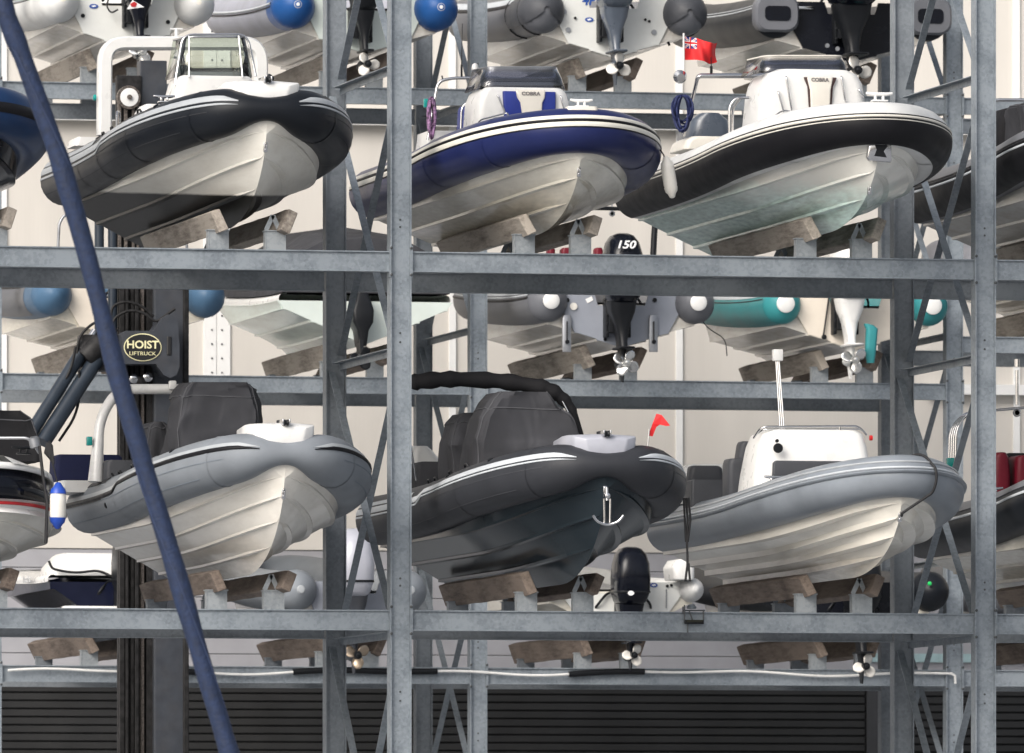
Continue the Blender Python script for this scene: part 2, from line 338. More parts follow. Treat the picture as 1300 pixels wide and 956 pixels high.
# ------------------------------------------------------------------ boats
class Boat:
    def __init__(s, name, label, cat, group, px, Y, zb, L=6.0, b=1.0, r=.285, zs=.72, zbow=1.05, e=1.85, pinch=0.0, plen=.3, yaw=0, rear=False, pw=2.2, sp=3.0):
        s.sp = sp if not rear else 1.7
        s.L, s.b, s.r, s.zs, s.zbow, s.e, s.pinch, s.plen, s.rear, s.pw = L, b, r, zs, zbow, e, pinch, plen, rear, pw
        ya = rad(yaw); X = P(px, 600, Y).x
        if rear: s.f = V((-math.sin(ya), math.cos(ya), 0)); phi = ya; base = V((X, Y, zb))
        else: s.f = V((math.sin(ya), -math.cos(ya), 0)); phi = PI + ya; base = V((X, Y, zb)) - s.f * L
        s.root = empty(name, base, label, cat, group, phi)
        s.base = base; s.inv = Matrix.Rotation(-phi, 3, 'Z'); s.phi = phi
        s.Lc = L - r * (1 - pinch * .5); s.path = s.mkpath()
        s.zst = zbow - r * (1 - pinch) * .75          # stem top
        s.Lh = s.Lc - .02
    def q(s, px, py, u):
        o = s.base + s.f * u; d = ray(px, py); t = (o - EYE).dot(s.f) / d.dot(s.f)
        return s.inv @ (EYE + d * t - s.base)
    def on_tube(s, px, ang=88):
        best = None
        for i, (c, n, rr, d) in enumerate(s.path):
            if c.x < 0 and abs(c.x) > .1: continue
            w_ = s.world(c) - EYE; x = 650 + FPX * w_.dot(RGT) / w_.dot(FWD)
            if best is None or abs(x - px) < best[0]: best = (abs(x - px), i)
        return s.pt(best[1], ang)
    def world(s, l): return s.base + Matrix.Rotation(s.phi, 3, 'Z') @ V(l)
    def zt(s, u): return lerp(s.zs, s.zbow, clamp(u / s.Lc) ** s.sp)
    def xt(s, u):
        u0 = s.Lc - s.e
        if u <= u0: return s.b
        t = clamp((u - u0) / s.e); return s.b * (1 - t ** s.pw) ** (1 / s.pw)
    def mkpath(s):
        u0 = s.Lc - s.e; half = []
        n1 = 22
        for i in range(n1): half.append((s.b, u0 * i / n1))
        n2 = 26
        for i in range(n2 + 1):
            a = PI / 2 * i / n2
            half.append((s.b * max(0, math.cos(a)) ** (2 / s.pw), u0 + s.e * math.sin(a) ** (2 / s.pw)))
        # resample the half evenly
        dd = [0]
        for i in range(1, len(half)): dd.append(dd[-1] + math.dist(half[i], half[i - 1]))
        tot = dd[-1]; res = []; n = 72; j = 0
        for i in range(n + 1):
            t = i / n; t = 1 - (1 - t) ** 1.25
            w = tot * t
            while j < len(dd) - 2 and dd[j + 1] < w: j += 1
            k = (w - dd[j]) / max(1e-9, dd[j + 1] - dd[j])
            res.append((lerp(half[j][0], half[j + 1][0], k), lerp(half[j][1], half[j + 1][1], k), tot - w))
        full = [(x, u, -d) for x, u, d in res] + [(-x, u, d) for x, u, d in reversed(res[:-1])]
        out = []
        for i, (x, u, d) in enumerate(full):
            a = full[max(i - 1, 0)]; c = full[min(i + 1, len(full) - 1)]
            t = V((c[0] - a[0], c[1] - a[1], 0)).normalized(); nrm = V((-t.y, t.x, 0))
            if nrm.dot(V((x, u - s.Lc * .5, 0))) < 0: nrm = -nrm
            rr = s.r * (1 - s.pinch * math.exp(-(d / s.plen) ** 2)) * (1 if s.rear else (.94 + .06 * sst(abs(d) / 1.5)))
            out.append((V((x, u, s.zt(u))), nrm, rr, d))
        s.tot = tot
        return out
    def pt(s, i, a, off=0):
        c, n, rr, d = s.path[i]; a = rad(a)
        return c + (n * math.cos(a) + UP * math.sin(a)) * (rr + off)
    def tube(s, m, name='inflatable_tube', cone=.3):
        mb = MB(); seg = 24; rows = []
        def ring(c, n, rr): return [c + (n * math.cos(2 * PI * k / seg) + UP * math.sin(2 * PI * k / seg)) * rr for k in range(seg)]
        ends = [(cone * 1.1, .16), (cone, .35), (cone * .75, .72), (cone * .4, .93), (cone * .12, 1.0)]
        for sg in (0, -1):
            c, n, rr, d = s.path[sg]
            er = [ring(c - V((0, k, 0)), n, rr * f) for k, f in ends]
            if sg == 0: first = er
            else: last = er[::-1]
        mid = [ring(c, n, rr) for c, n, rr, d in s.path]
        # the outward normal swaps handedness between the sides only in sign, rings stay aligned by angle
        mb.loft(first + mid + last)
        o = mb.build(name, m, s.root, smooth=50); s.tubeo = o
        return o
    def band(s, a0, a1, m, name='rubbing_strip', d0=0.0, d1=99, off=.006, step=None, bulge=0, n=4, side=None, parent=None, taper=0):
        """a strip lying on the tube between two angles, on both sides or one joined strip"""
        ob = None; runs = []; cur = []
        for i, (c, nn, rr, d) in enumerate(s.path):
            ok = d0 <= abs(d) <= d1 and (side is None or d * side >= 0)
            if ok: cur.append(i)
            elif cur: runs.append(cur); cur = []
        if cur: runs.append(cur)
        for run in runs:
            if len(run) < 2: continue
            rows = []
            for i in run:
                d = abs(s.path[i][3]); sh = 0
                if step: sh = -step[1] * sst((d - step[0]) / .25)
                w = 1
                row = []
                for k in range(n + 1):
                    t = k / n; a = lerp(a0, a1, t) + sh
                    if taper and d < d0 + taper: a = lerp(a0, a1, t * clamp((d - d0) / taper)) + sh
                    row.append(s.pt(i, a, off + bulge * math.sin(PI * t)))
                # skirt edges so the strip has thickness
                row = [s.pt(i, a0 + sh, -.004)] + row + [s.pt(i, (a1 if not (taper and d < d0 + taper) else lerp(a0, a1, clamp((d - d0) / taper))) + sh, -.004)]
                rows.append(row)
            mb = MB(); mb.rows(rows); ob = mb.build(name, m, parent or s.root, smooth=50)
        return ob
    def valve(s, d, ang, m='black'):
        i = min(range(len(s.path)), key=lambda k: abs(s.path[k][3] - d)); p = s.pt(i, ang); c = s.path[i][0]
        mb = MB(); mb.lathe([(-.01, .034), (.006, .034), (.012, .024), (.008, .012)], p, p - c, 14); return mb.build('inflation_valve', m, s.tubeo)
    def seams(s, ds, m):
        for dd in ds:
            for sgn in (-1, 1):
                mb = MB(); i = min(range(len(s.path)), key=lambda k: abs(s.path[k][3] - dd * sgn)); c, n, rr, d = s.path[i]
                t = V((-n.y, n.x, 0)); rows = []
                for k in (-1, 1): rows.append([c + t * k * .022 + (n * math.cos(2 * PI * j / 24) + UP * math.sin(2 * PI * j / 24)) * (rr + .004) for j in range(24)])
                mb.rows(rows, True); mb.build('seam_tape', m, s.tubeo, smooth=60)
    def sec(s, u, topz=None, xtop=None, mult=1.0, ns=2, flat=.035):
        ek = 2.2; t = clamp((u - (s.Lh - ek)) / ek)
        zk = s.zst * (1 - math.sqrt(max(0, 1 - t * t)))
        zkc = s.zst * .87; ukc = s.Lh - ek + ek * math.sqrt(1 - (1 - .87) ** 2)
        eb = s.e + .75
        uh = s.Lh - eb; th = clamp((u - uh) / (ukc - uh))
        bch = s.b - .2 * s.r
        bc = bch * max(0.0, 1 - th ** 2.1) ** .75 * mult
        i0 = s.zt(u); za = s.zs - s.r - .03
        zc = max(lerp(za, zkc, th ** 2.4), zk)
        xtp = (s.xt(min(u, s.Lc)) if xtop is None else xtop(u)); ztp = i0 - .03 if topz is None else topz(u)
        fl = flat * clamp(bc / .3)
        pts = [(0, zk)]; px_, pz_ = 0.0, zk
        for k in range(1, ns + 1):
            F = k / (ns + 1); zst_k = s.zst * F * .92
            uk = s.Lh - ek + ek * math.sqrt(max(0, 1 - (1 - F * .92) ** 2)); us = uk - eb
            t2 = clamp((u - us) / (uk - us))
            if u >= uk: pts += [(px_, pz_)] * 3; continue
            x = F * bch * max(0.0, 1 - t2 ** 2.2) ** .8; z = max(lerp(za * F, zst_k, t2 ** 2.0), zk)
            x = min(x, bc * .97)
            g = flat * 1.3 * clamp(x / .12)
            xa = max(px_, x - g * .5); xb = x + g * .5
            pts += [(xa, z - g * .30), (xb, z - g * .22), (xb + .001, z + g * .22)]
            px_, pz_ = xb + .001, z + g * .22
        if bc < px_: bc = px_; zc = max(zc, pz_)
        pts.append((bc, zc)); pts.append((bc + fl * 1.2, zc + .002)); pts.append((bc + fl * 1.2, zc + fl * .6))
        x0 = bc + fl * 1.2; zc += fl * .6
        for f in (.3, .65, 1.0): pts.append((lerp(x0, max(xtp, x0 * .999), f ** 1.1), lerp(zc, max(ztp, zc), f ** (1 + .5 * th))))
        return pts
    def hull(s, m, name='hull', topz=None, xtop=None, ns=2, flat=.05, close=True):
        us = [s.Lh * (1 - (1 - i / 56) ** 1.35) for i in range(57)]
        mb = MB(); rows = []
        for u in us:
            p = s.sec(u, topz, xtop, ns=ns, flat=flat)
            rows.append([V((-x, u, z)) for x, z in reversed(p[1:])] + [V((x, u, z)) for x, z in p])
        mb.rows(rows)
        if close: mb.f.append(tuple(range(len(rows[0])))); mb.m.append(0)
        s.hullo = mb.build(name, m, s.root, smooth=20)
        return s.hullo
    def deck(s, m='inner', dz=.0, name='deck'):
        mb = MB(); rows = []
        for i in range(40):
            u = (s.Lc - .12) * (1 - (1 - i / 39) ** 1.4); x = s.xt(u) * .985; rows.append([V((-x, u, s.zt(u) + dz)), V((x, u, s.zt(u) + dz))])
        mb.rows(rows); return mb.build(name, m, s.root, smooth=40)
    def foredeck(s, m='white', rise=.0, w=.36, back=1.2):
        """moulded bow plate that fills the notch between the two tube shoulders"""
        L = s.Lc; z1 = s.zbow + s.r * .98 + rise; z0 = s.zbow + s.r * (1 - s.pinch) * .9
        f = s.path[len(s.path) // 2]
        tip = L + .03
        def sec(wt, wb, u, zt_, zb_): return [V((-wt, u, zt_)), V((-wt * .3, u, zt_ + .015)), V((wt * .3, u, zt_ + .015)), V((wt, u, zt_)), V((wb, u, zb_)), V((-wb, u, zb_))]
        mb = MB(); mb.loft([sec(w * .98, w, L - back * .75, z1 - .03, z1 - .35), sec(w * 1.02, w * 1.03, L - .5, z1, z1 - .3), sec(w * 1.02, w * 1.0, L - .25, z1, z0 - .03), sec(w * .92, w * .84, L - .06, z1 - .015, z0 - .03), sec(w * .62, w * .50, tip + .0, z1 - .05, z0 - .02)])
        o = mb.build('foredeck', m, s.root, smooth=30, bevel=.02)
        rl = MB(); rl.box((-.045, L - .28, z1 - .02), (-.028, L + .07, z1 + .045)); rl.box((.028, L - .28, z1 - .02), (.045, L + .07, z1 + .045)); rl.build('anchor_roller_cheek', 'steel', o, bevel=.006)
        r2 = MB(); r2.lathe([(-.025, .03), (-.02, .036), (0, .026), (.02, .036), (.025, .03)], (0, L + .05, z1 + .005), (1, 0, 0)); r2.build('roller', 'black', o)
        return o
    def eye(s, dz=0.27, du=None):
        """stainless bow eye on the stem"""
        best = None
        for k in range(200):
            u = s.Lh - 1.0 + k * .005; t = clamp((u - (s.Lh - 2.2)) / 2.2); z = s.zst * (1 - math.sqrt(max(0, 1 - t * t)))
            if best is None or abs(z - (s.zst - dz)) < best[0]: best = (abs(z - (s.zst - dz)), u, z)
        u, z = best[1:]; mb = MB()
        mb.tube([V((0, u - .02, z + .045)), V((0, u + .03, z + .045)), V((0, u + .06, z + .01)), V((0, u + .055, z - .03)), V((0, u - .03, z - .045))], .009, 8)
        mb.box((-.02, u - .03, z - .06), (.02, u + .012, z + .06)); s.eyep = V((0, u + .05, z))
        return mb.build('bow_eye', 'steel', s.root, bevel=.003)
    def cleat(s, p, m='steel', sc=1.0, base=None):
        p = V(p); mb = MB(); c = sc
        mb.box(p + V((-.07 * c, -.045 * c, 0)), p + V((.07 * c, .045 * c, .015 * c)))
        for k in (-1, 1): mb.tube([p + V((k * .035 * c, 0, .01 * c)), p + V((k * .035 * c, 0, .06 * c))], .014 * c, 8)
        mb.tube([p + V((-.12 * c, 0, .075 * c)), p + V((-.06 * c, 0, .066 * c)), p + V((.06 * c, 0, .066 * c)), p + V((.12 * c, 0, .075 * c))], [.012 * c, .018 * c, .018 * c, .012 * c], 8)
        return mb.build('cleat', m, s.root, bevel=.004 * c)
    def block(s, name, m, u, depth, rows, rad_=.08, bevel=0, parent=None, sweep=0.0, n=5, lean=0.0):
        """rounded box whose front face follows (py, pxl, pxr) rows; returns object, local rows"""
        secs = []; info = []
        for py, a, c in rows:
            A = s.q(a, py, u); C = s.q(c, py, u); w = abs(A.x - C.x); cx = (A.x + C.x) / 2; z = (A.z + C.z) / 2
            info.append((z, cx, w))
        info.sort()
        z0 = info[0][0]; zt_ = info[-1][0]
        for z, cx, w in info:
            k = (z - z0) / max(1e-6, zt_ - z0)
            secs.append(rrect(cx, u - depth / 2 - lean * k, w, depth - sweep * k, rad_, z, n))
        if m in ('cover', 'coverdark') and 'cover' in name:
            fine = []
            for i_ in range(len(secs) - 1):
                for k in range(10): fine.append([p.lerp(q_, k / 10) for p, q_ in zip(secs[i_], secs[i_ + 1])])
            fine.append(secs[-1]); secs = []
            for row in fine:
                dense = []
                for i_ in range(len(row)):
                    for k in range(5): dense.append(row[i_].lerp(row[(i_ + 1) % len(row)], k / 5))
                cxx = sum(p.x for p in dense) / len(dense); cyy = sum(p.y for p in dense) / len(dense); out = []
                for p in dense:
                    d_ = V((p.x - cxx, p.y - cyy, 0)); d_.normalize()
                    nz = mnoise.noise(V((p.x * 2.2 + s.L * 7, p.y * 2.2, p.z * 1.1))) * .075 + mnoise.noise(V((p.x * 7, p.y * 7 + 3, p.z * 2.2))) * .035
                    q2 = V((p.x * 2.6 + p.z * .9 + s.L * 3, p.y * 2.6, p.z * 1.5 - p.x * .8)); rd = 1 - abs(mnoise.noise(q2)) * 2.2
                    nz += .055 * max(0, rd) ** 3 - .02
                    out.append(p + d_ * nz)
                secs.append(out)
            bevel = 0
        mb = MB(); mb.loft(secs); o = mb.build(name, m, parent or s.root, smooth=38, bevel=bevel)
        if len(secs[0]) == 100:
            for ci in (10, 35):
                sm = MB(); sm.tube([r_[ci] for r_ in secs], .009, 6); sm.build('piped_seam', 'piping', o, smooth=60)
            k0 = int(len(secs) * .62); sm = MB(); sm.tube([p + V((0, 0, .01 * math.sin(i_ * .4))) for i_, p in enumerate(secs[k0])], .008, 6, True); sm.build('tie_cord', 'piping', o, smooth=60)
        return o, info
    def pipe(s, pts, r, m='steel', name='grab_rail', corner=.08, parent=None, seg=8, closed=False):
        mb = MB(); mb.tube(arcpts(pts, corner), r, seg, closed); return mb.build(name, m, parent or s.root, smooth=60)
    def screen(s, u, rows, depth, m='glass', frame='steel', lean=.15, fr=.012, name='windscreen', band=None):
        """wrap-round windscreen: rows = bottom (py, l, r) and top (py, l, r)"""
        (pb, bl, br), (pt_, tl, tr) = rows
        B = [s.q(bl, pb, u), s.q(br, pb, u)]; T = [s.q(tl, pt_, u - lean), s.q(tr, pt_, u - lean)]
        def line(a, c, d):
            sx = 1 if c.x > a.x else -1
            return arcpts([a + V((-sx * .06, -d, 0)), a, c, c + V((sx * .06, -d, 0))], .14, 6)
        lb = line(B[0], B[1], depth); lt = line(T[0], T[1], depth * .8)
        mb = MB(); mid = [p.lerp(q_, .5) + V((0, .03, 0)) for p, q_ in zip(lb, lt)]
        mb.rows([lb, mid, lt]); g = mb.build(name, m, s.root, smooth=60, solid=.008)
        f = MB(); f.tube(lt, fr, 8); f.build('windscreen_frame', frame, g, smooth=60)
        return g, lb, lt

def blade_rows(R, pitch=.9, w=.42, n=6):
    rows = []
    for i in range(n + 1):
        t = i / n; r = lerp(.22, 1, t) * R; wid = R * w * (math.sin(PI * lerp(.22, .93, t)) ** .7) * 1.1; a = math.atan(pitch * .28 / max(.25, t))
        row = []
        for k in range(5):
            c = (k / 4 - .5) * wid * 2
            row.append(V((c * math.cos(a), c * math.sin(a) - .02 * R * 0, r * math.cos(c / max(r, .01) * .5))))
        rows.append(row)
    return rows
def outboard(bt, px, py, u, cowl, prop='propsteel', sc=1.0, legm=None, nblades=3, name='outboard_engine', spin=20, cowlz=None, wid=1.0, mid=None):
    """engine hung on a transom; px, py is the propeller hub as seen, u its station (negative = behind the transom)"""
    o = bt.q(px, py, u); sg = 1.0
    legm = legm or cowl; mid = mid or legm
    R = empty  # noqa
    mb = MB(); k = sc
    def rr(z, w, d, cy=0, r=.08): return rrect(o.x, o.y + cy * k + .18 * k, w * k * wid, d * k, r * k, o.z + z * k, 5)
    # cowl
    mb.loft([rr(.80, .30, .46, 0, .1), rr(.86, .40, .62, .0, .14), rr(1.0, .47, .74, -.02, .16), rr(1.25, .48, .76, -.04, .17), rr(1.45, .46, .72, -.04, .18), rr(1.60, .40, .62, -.02, .18), rr(1.69, .28, .45, 0, .13), rr(1.72, .14, .26, 0, .06)])
    body = mb.build(name, cowl, bt.root, smooth=45)
    cb = MB(); cb.loft([rr(.985, .478, .75, -.02, .16), rr(1.0, .485, .757, -.02, .16), rr(1.015, .48, .752, -.02, .16)]); cb.build('cowl_seam', 'black', body)
    lg = MB(); lg.loft([rr(.20, .10, .34, -.02, .045), rr(.30, .11, .30, 0, .05), rr(.5, .19, .32, .02, .08), rr(.68, .32, .42, .02, .11), rr(.82, .36, .50, .02, .12)])
    lg.loft([rr(-.02, .045, .20, -.03, .02), rr(.1, .06, .24, -.03, .025), rr(.2, .085, .30, -.03, .04)])
    lg.build('midsection', mid, body, smooth=40)
    cv = MB(); cv.loft([rr(.185, .20, .62, -.12, .09), rr(.20, .21, .64, -.12, .09), rr(.212, .20, .62, -.12, .09)]); cv.build('cavitation_plate', legm, body, smooth=30)
    gc = MB(); gc.lathe([(-.06, .052), (-.05, .06), (.05, .072), (.25, .078), (.36, .06), (.44, .025), (.46, .004)], (o.x, o.y + .02 * k, o.z), (0, 1, 0), 16)
    gc.v = [tuple(V(p)) for p in gc.v]
    gc.prism([V((o.x - .008, o.y + .02, o.z - .05 * k)), V((o.x - .008, o.y + .30 * k, o.z - .05 * k)), V((o.x - .008, o.y + .2 * k, o.z - .24 * k)), V((o.x - .008, o.y + .09 * k, o.z - .25 * k))], V((.016, 0, 0)))
    gc.build('gearcase', legm, body, smooth=40)
    br = MB(); br.box((o.x - .14 * k, o.y + .28 * k, o.z + .42 * k), (o.x + .14 * k, o.y + .52 * k, o.z + .92 * k))
    br.box((o.x - .17 * k, o.y + .36 * k, o.z + .36 * k), (o.x - .13 * k, o.y + .56 * k, o.z + .88 * k)); br.box((o.x + .13 * k, o.y + .36 * k, o.z + .36 * k), (o.x + .17 * k, o.y + .56 * k, o.z + .88 * k))
    for sx in (-1, 1):
        for j in range(4): br.lathe([(0, .02 * k), (.02, .018 * k)], (o.x + sx * .15 * k, o.y + .36 * k, o.z + (.42 + .12 * j) * k), (0, -1, 0), 8)
    br.build('mounting_bracket', 'black', body, bevel=.01)
    for sx in (-1, 1):
        rg = MB(); rg.tube(arcpts([V((o.x + sx * .05, o.y + .5 * k, o.z + 1.0 * k)), V((o.x + sx * .22, o.y + .62 * k, o.z + 1.02 * k)), V((o.x + sx * .36, o.y + .56 * k, o.z + .84 * k)), V((o.x + sx * .40, o.y + .70 * k, o.z + .74 * k))], .12, 5), .018, 6); rg.build('rigging_hose', 'black', body, smooth=60)
    hub = V((o.x, o.y - .10 * k, o.z)); ph = MB()
    ph.lathe([(-.05 * k, .035 * k), (-.05 * k, .052 * k), (.06 * k, .06 * k), (.1 * k, .055 * k)], hub, (0, 1, 0), 18)
    ph.lathe([(-.075 * k, .012 * k), (-.07 * k, .026 * k), (-.04 * k, .028 * k)], hub, (0, 1, 0), 10)
    pr = ph.build('propeller_hub', 'black' if prop != 'propsteel' else 'propsteel', body, smooth=40)
    for j in range(nblades):
        a = rad(spin + 360 / nblades * j); bl = MB(); mtx = Matrix.Translation(hub + V((0, .02, 0))) @ Matrix.Rotation(a, 4, 'Y')
        rows = [[mtx @ p for p in r] for r in blade_rows(.185 * k)]
        bl.rows(rows); bl.build('propeller_blade', prop, pr, smooth=60, solid=.008)
    return body
def transom(bt, m, topz=.12, well=None, name='transom', th=.03, stripe=None):
    """flat stern board spanning between the tubes, with an engine well cut out of its top edge"""
    p = bt.sec(0.0); zt_ = bt.zs + topz; xw = bt.b - bt.r * .5
    side = [(x * .985, z + .006) for x, z in p if x <= xw] + [(xw, bt.zs)]
    side += [(xw, zt_)]
    ww = well if well else .33; wz = zt_ - .16
    poly = side + [(ww + .05, zt_), (ww, wz)]
    full = [V((x, -.012, z)) for x, z in poly] + [V((-x, -.012, z)) for x, z in reversed(poly[1:])]
    mb = MB(); mb.prism(full, V((0, -th, 0)))
    return mb.build(name, m, bt.root, smooth=25)
def decal_disc(bt, p, r, m, name='drain_fitting', parent=None, sx=1.0, n=18, out=-.02):
    mb = MB(); p = V(p); prof = [(math.cos(2 * PI * k / n) * r * sx, math.sin(2 * PI * k / n) * r) for k in range(n)]
    mb.prism([V((p.x + a, p.y, p.z + b)) for a, b in prof], V((0, out, 0))); return mb.build(name, m, parent or bt.root, smooth=20)
# ------------------------------------------------------------------ setting
GAP = 3.62
X_A = P(506.9, 600, 0).x; X_B = P(1248.6, 600, 0).x; BAY = X_B - X_A
Y2 = 26.4
X2_A = P(606, 600, Y2).x; X2_B = P(1209.9, 600, Y2).x; BAY2 = X2_B - X2_A
Z_MID = P(500, 774.7, 0).z; Z_UP = P(500, 319.5, 0).z; LV = Z_UP - Z_MID
Z_TOP = Z_UP + LV; Z_LOW = Z_MID - LV
BH = 26.0 / 115
def plane(name, lo, hi, z, m):
    mb = MB(); mb.add([(lo[0], lo[1], z), (hi[0], lo[1], z), (hi[0], hi[1], z), (lo[0], hi[1], z)], [(0, 1, 2, 3)])
    o = mb.build(name, m, None, smooth=0); o['kind'] = 'structure'; return o
M['ground'] = mat('concrete_apron', (0.27, 0.283, 0.30), .85, var=.15, scale=.35, bump=.2, bscale=30, dirt=.3)
plane('ground', (-900, -400), (1200, 1500), 0, 'ground')

def h_post(name, x, y, z0, z1, root, m, w=.236, d=.2, plates=()):
    """H column: web towards the viewer, flanges either side"""
    mb = MB()
    mb.box((x - w / 2, y - d / 2, z0), (x - w / 2 + .014, y + d / 2, z1)); mb.box((x + w / 2 - .014, y - d / 2, z0), (x + w / 2, y + d / 2, z1))
    mb.box((x - w / 2 + .014, y - .045, z0), (x + w / 2 - .014, y - .033, z1))
    mb.box((x - w / 2 - .1, y - d / 2 - .1, z0), (x + w / 2 + .1, y + d / 2 + .1, z0 + .03))
    mb.mi = 1
    for z in plates:
        for zz in (z + .35, z + .27, z - .9, z - 1.0): mb.lathe([(0, .012), (.008, .012)], (x, y - .044, zz), (0, -1, 0), 8)
    mb.mi = 0
    o = mb.build(name, [m, 'bolt'], root, smooth=0, loc=-root.location)
    for z in plates:
        for sx in (-1, 1):
            bb = MB(); bb.box((x + sx * (w / 2 + .006) - .006, y - d / 2 - .012, z - BH - .06), (x + sx * (w / 2 + .006) + .006, y - d / 2 + .15, z + .06))
            bb.mi = 1
            for zz in (z + .035, z - BH - .035): bb.lathe([(-.01, .017), (.02, .017), (.024, .009)], (x + sx * (w / 2 - .006), y - d / 2, zz), (0, -1, 0), 6)
            bb.build('bolt_plate', [m, 'bolt'], root, smooth=0, loc=-root.location)
    return o
def i_beam(x0, x1, y, zt, root, m, h=BH, fw=.13, name='beam'):
    mb = MB()
    mb.box((x0, y - fw / 2, zt - .014), (x1, y + fw / 2, zt)); mb.box((x0, y - fw / 2, zt - h), (x1, y + fw / 2, zt - h + .014))
    mb.box((x0, y - .035, zt - h + .014), (x1, y - .025, zt - .014))
    o = mb.build(name, m, root, smooth=0, loc=-root.location)
    return o
def angle_bar(p, q, root, m, w=.085, name='brace'):
    p = V(p); q = V(q); mb = MB(); mb.bar(p, q, .012, w, ref=(1, 0, 0)) if False else None
    d = (q - p).normalized(); a = V((1, 0, 0)); b = d.cross(a).normalized()
    def bx(c0, u0, u1, v0, v1):
        vs = [c + a * u + b * v for c in (p, q) for u, v in ((u0, v0), (u1, v0), (u1, v1), (u0, v1))]
        mb.add(vs, [(3, 2, 1, 0), (4, 5, 6, 7), (0, 1, 5, 4), (1, 2, 6, 5), (2, 3, 7, 6), (3, 0, 4, 7)])
    bx(p, -w / 2, w / 2, -.005, .005); bx(p, w / 2 - .01, w / 2, .005, w * .8)
    return mb.build(name, m, root, smooth=0, loc=-root.location)
def rack(label, xs, y0, levels, bays, struts, ztop, m_front, m_back, gap=GAP, backh=BH, brace_cols=None, skip=()):
    root = empty('storage_rack', (xs[0], y0, 0), label, 'boat rack')
    for x in xs:
        h_post('front_post', x, y0, 0, ztop, root, m_front, plates=levels)
        h_post('rear_post', x, y0 + gap, 0, ztop, root, m_back)
    for i in range(len(xs) - 1):
        for z in bays[i]:
            i_beam(xs[i] + .13, xs[i + 1] - .13, y0 - .02, z, root, m_front, name='front_beam')
            i_beam(xs[i] + .13, xs[i + 1] - .13, y0 + gap - .02, z, root, m_back, h=backh, name='rear_beam')
    for x in xs:
        ss = [z for z in struts]
        for z in ss: angle_bar((x, y0 + .11, z), (x, y0 + gap - .11, z), root, m_front, .095, 'strut')
        for a, b in zip(ss, ss[1:]):
            angle_bar((x - .05, y0 + .11, a + .1), (x - .05, y0 + gap - .11, b - .1), root, m_front, .08)
            angle_bar((x + .05, y0 + gap - .11, a + .1), (x + .05, y0 + .11, b - .1), root, m_front, .08)
    return root
zs1 = [.9 + 0 * k for k in ()]
strut1 = [P(493, 801, .11).z - 3.565 * 1, P(493, 801, .11).z, P(493, 441, .11).z, P(493, 81, .11).z, P(493, 81, .11).z + 3.13]
strut2 = [P(596, 124, Y2).z - 3.13 * k for k in (4, 3, 2, 1, 0)] + [P(596, 124, Y2).z + 3.13]
lev = [Z_LOW, Z_MID, Z_UP, Z_TOP]
RF = rack('near galvanised steel boat rack with tall posts and two tiers of bow-out boats', [X_A - BAY, X_A, X_B, X_B + BAY], 0, lev, [lev] * 3, strut1, Z_TOP + 1.5, 'galv', 'galv2')
zr = P(1280, 428, Y2).z
RB = rack('far steel boat rack behind the aisle holding three tiers of stern-out boats', [X2_A - BAY2, X2_A, X2_B, X2_B + BAY2], Y2, lev, [lev, lev, [Z_LOW, Z_MID, zr, Z_TOP]], strut2, Z_TOP + 1.5, 'galv', 'galv2', backh=BH * .95)

def bunks(root, cx, y0, z, m='timber', sep=.64, gap=GAP, lean=24, over=.36, hh=.25, keel=.3, back=.45, m2=None, tall=.2, A=True):
    """two leaning timbers on four steel stubs under one hull"""
    lean0, over0, hh0 = lean, over, hh
    for sx in (-1, 1):
        x = cx + sx * sep / 2; lean = lean0 + random.uniform(-5, 4); over = over0 + random.uniform(-.12, .08); hh = hh0 * random.uniform(.9, 1.08)
        for j, (y, mm) in enumerate(((y0 - .02, 'stub'), (y0 + gap - .02, 'galv2'))):  # lit front stub, rear one in the darker steel with shade in its colour
            mb = MB(); w = .115
            mb.box((x - w, y - .06, z), (x - w + .01, y + .06, z + tall)); mb.box((x + w - .01, y - .06, z), (x + w, y + .06, z + tall))
            mb.box((x - w + .01, y - .055, z), (x + w - .01, y - .045, z + tall)); mb.box((x - w - .012, y - .07, z + tall), (x + w + .012, y + .07, z + tall + .012))
            mb.build('bunk_stub', mm, root, smooth=0, loc=-root.location)
            if A and sx > 0:
                ab = MB(); t = z + tall + .012
                for k in (-1, 1): ab.bar((x - .03 + k * .075, y - .045, t), (x - .03, y - .045, t + .165), .05, .014, ref=(0, 1, 0))
                ab.build('bunk_bracket', mm, root, smooth=0, loc=-root.location)
        a = rad(lean) * sx; ob = MB(); n = 14
        sg = 1; L0 = y0 - over; L1 = y0 + gap + back; zc = z + tall + .10
        xo = x + (.11 if sx > 0 else -.02)
        rows = []
        # broad face leans outwards at the top; ends cut raggedly
        for i in range(n + 1):
            t = i / n; y = lerp(L0, L1, t); wv = random.uniform(-.004, .004)
            c = V((xo, y, zc + wv)); ux = V((math.cos(a), 0, -math.sin(a) * 0 + math.sin(-a))); uz = V((math.sin(a), 0, math.cos(a)))
            e0 = .02 if i in (0, n) else 0
            rows.append([c + ux * p * .055 + uz * q * (hh / 2 - e0 * .3) + V((0, (.05 if q > 0 else -.02) * (1 if i == 0 else 0), 0)) for p, q in ((-1, -1), (1, -1), (1, 1), (-1, 1))])
        ob.loft(rows); ob.build('timber_bunk', (m if sx < 0 else (m2 or m)), root, smooth=0, bevel=.008, bseg=1, loc=-root.location)

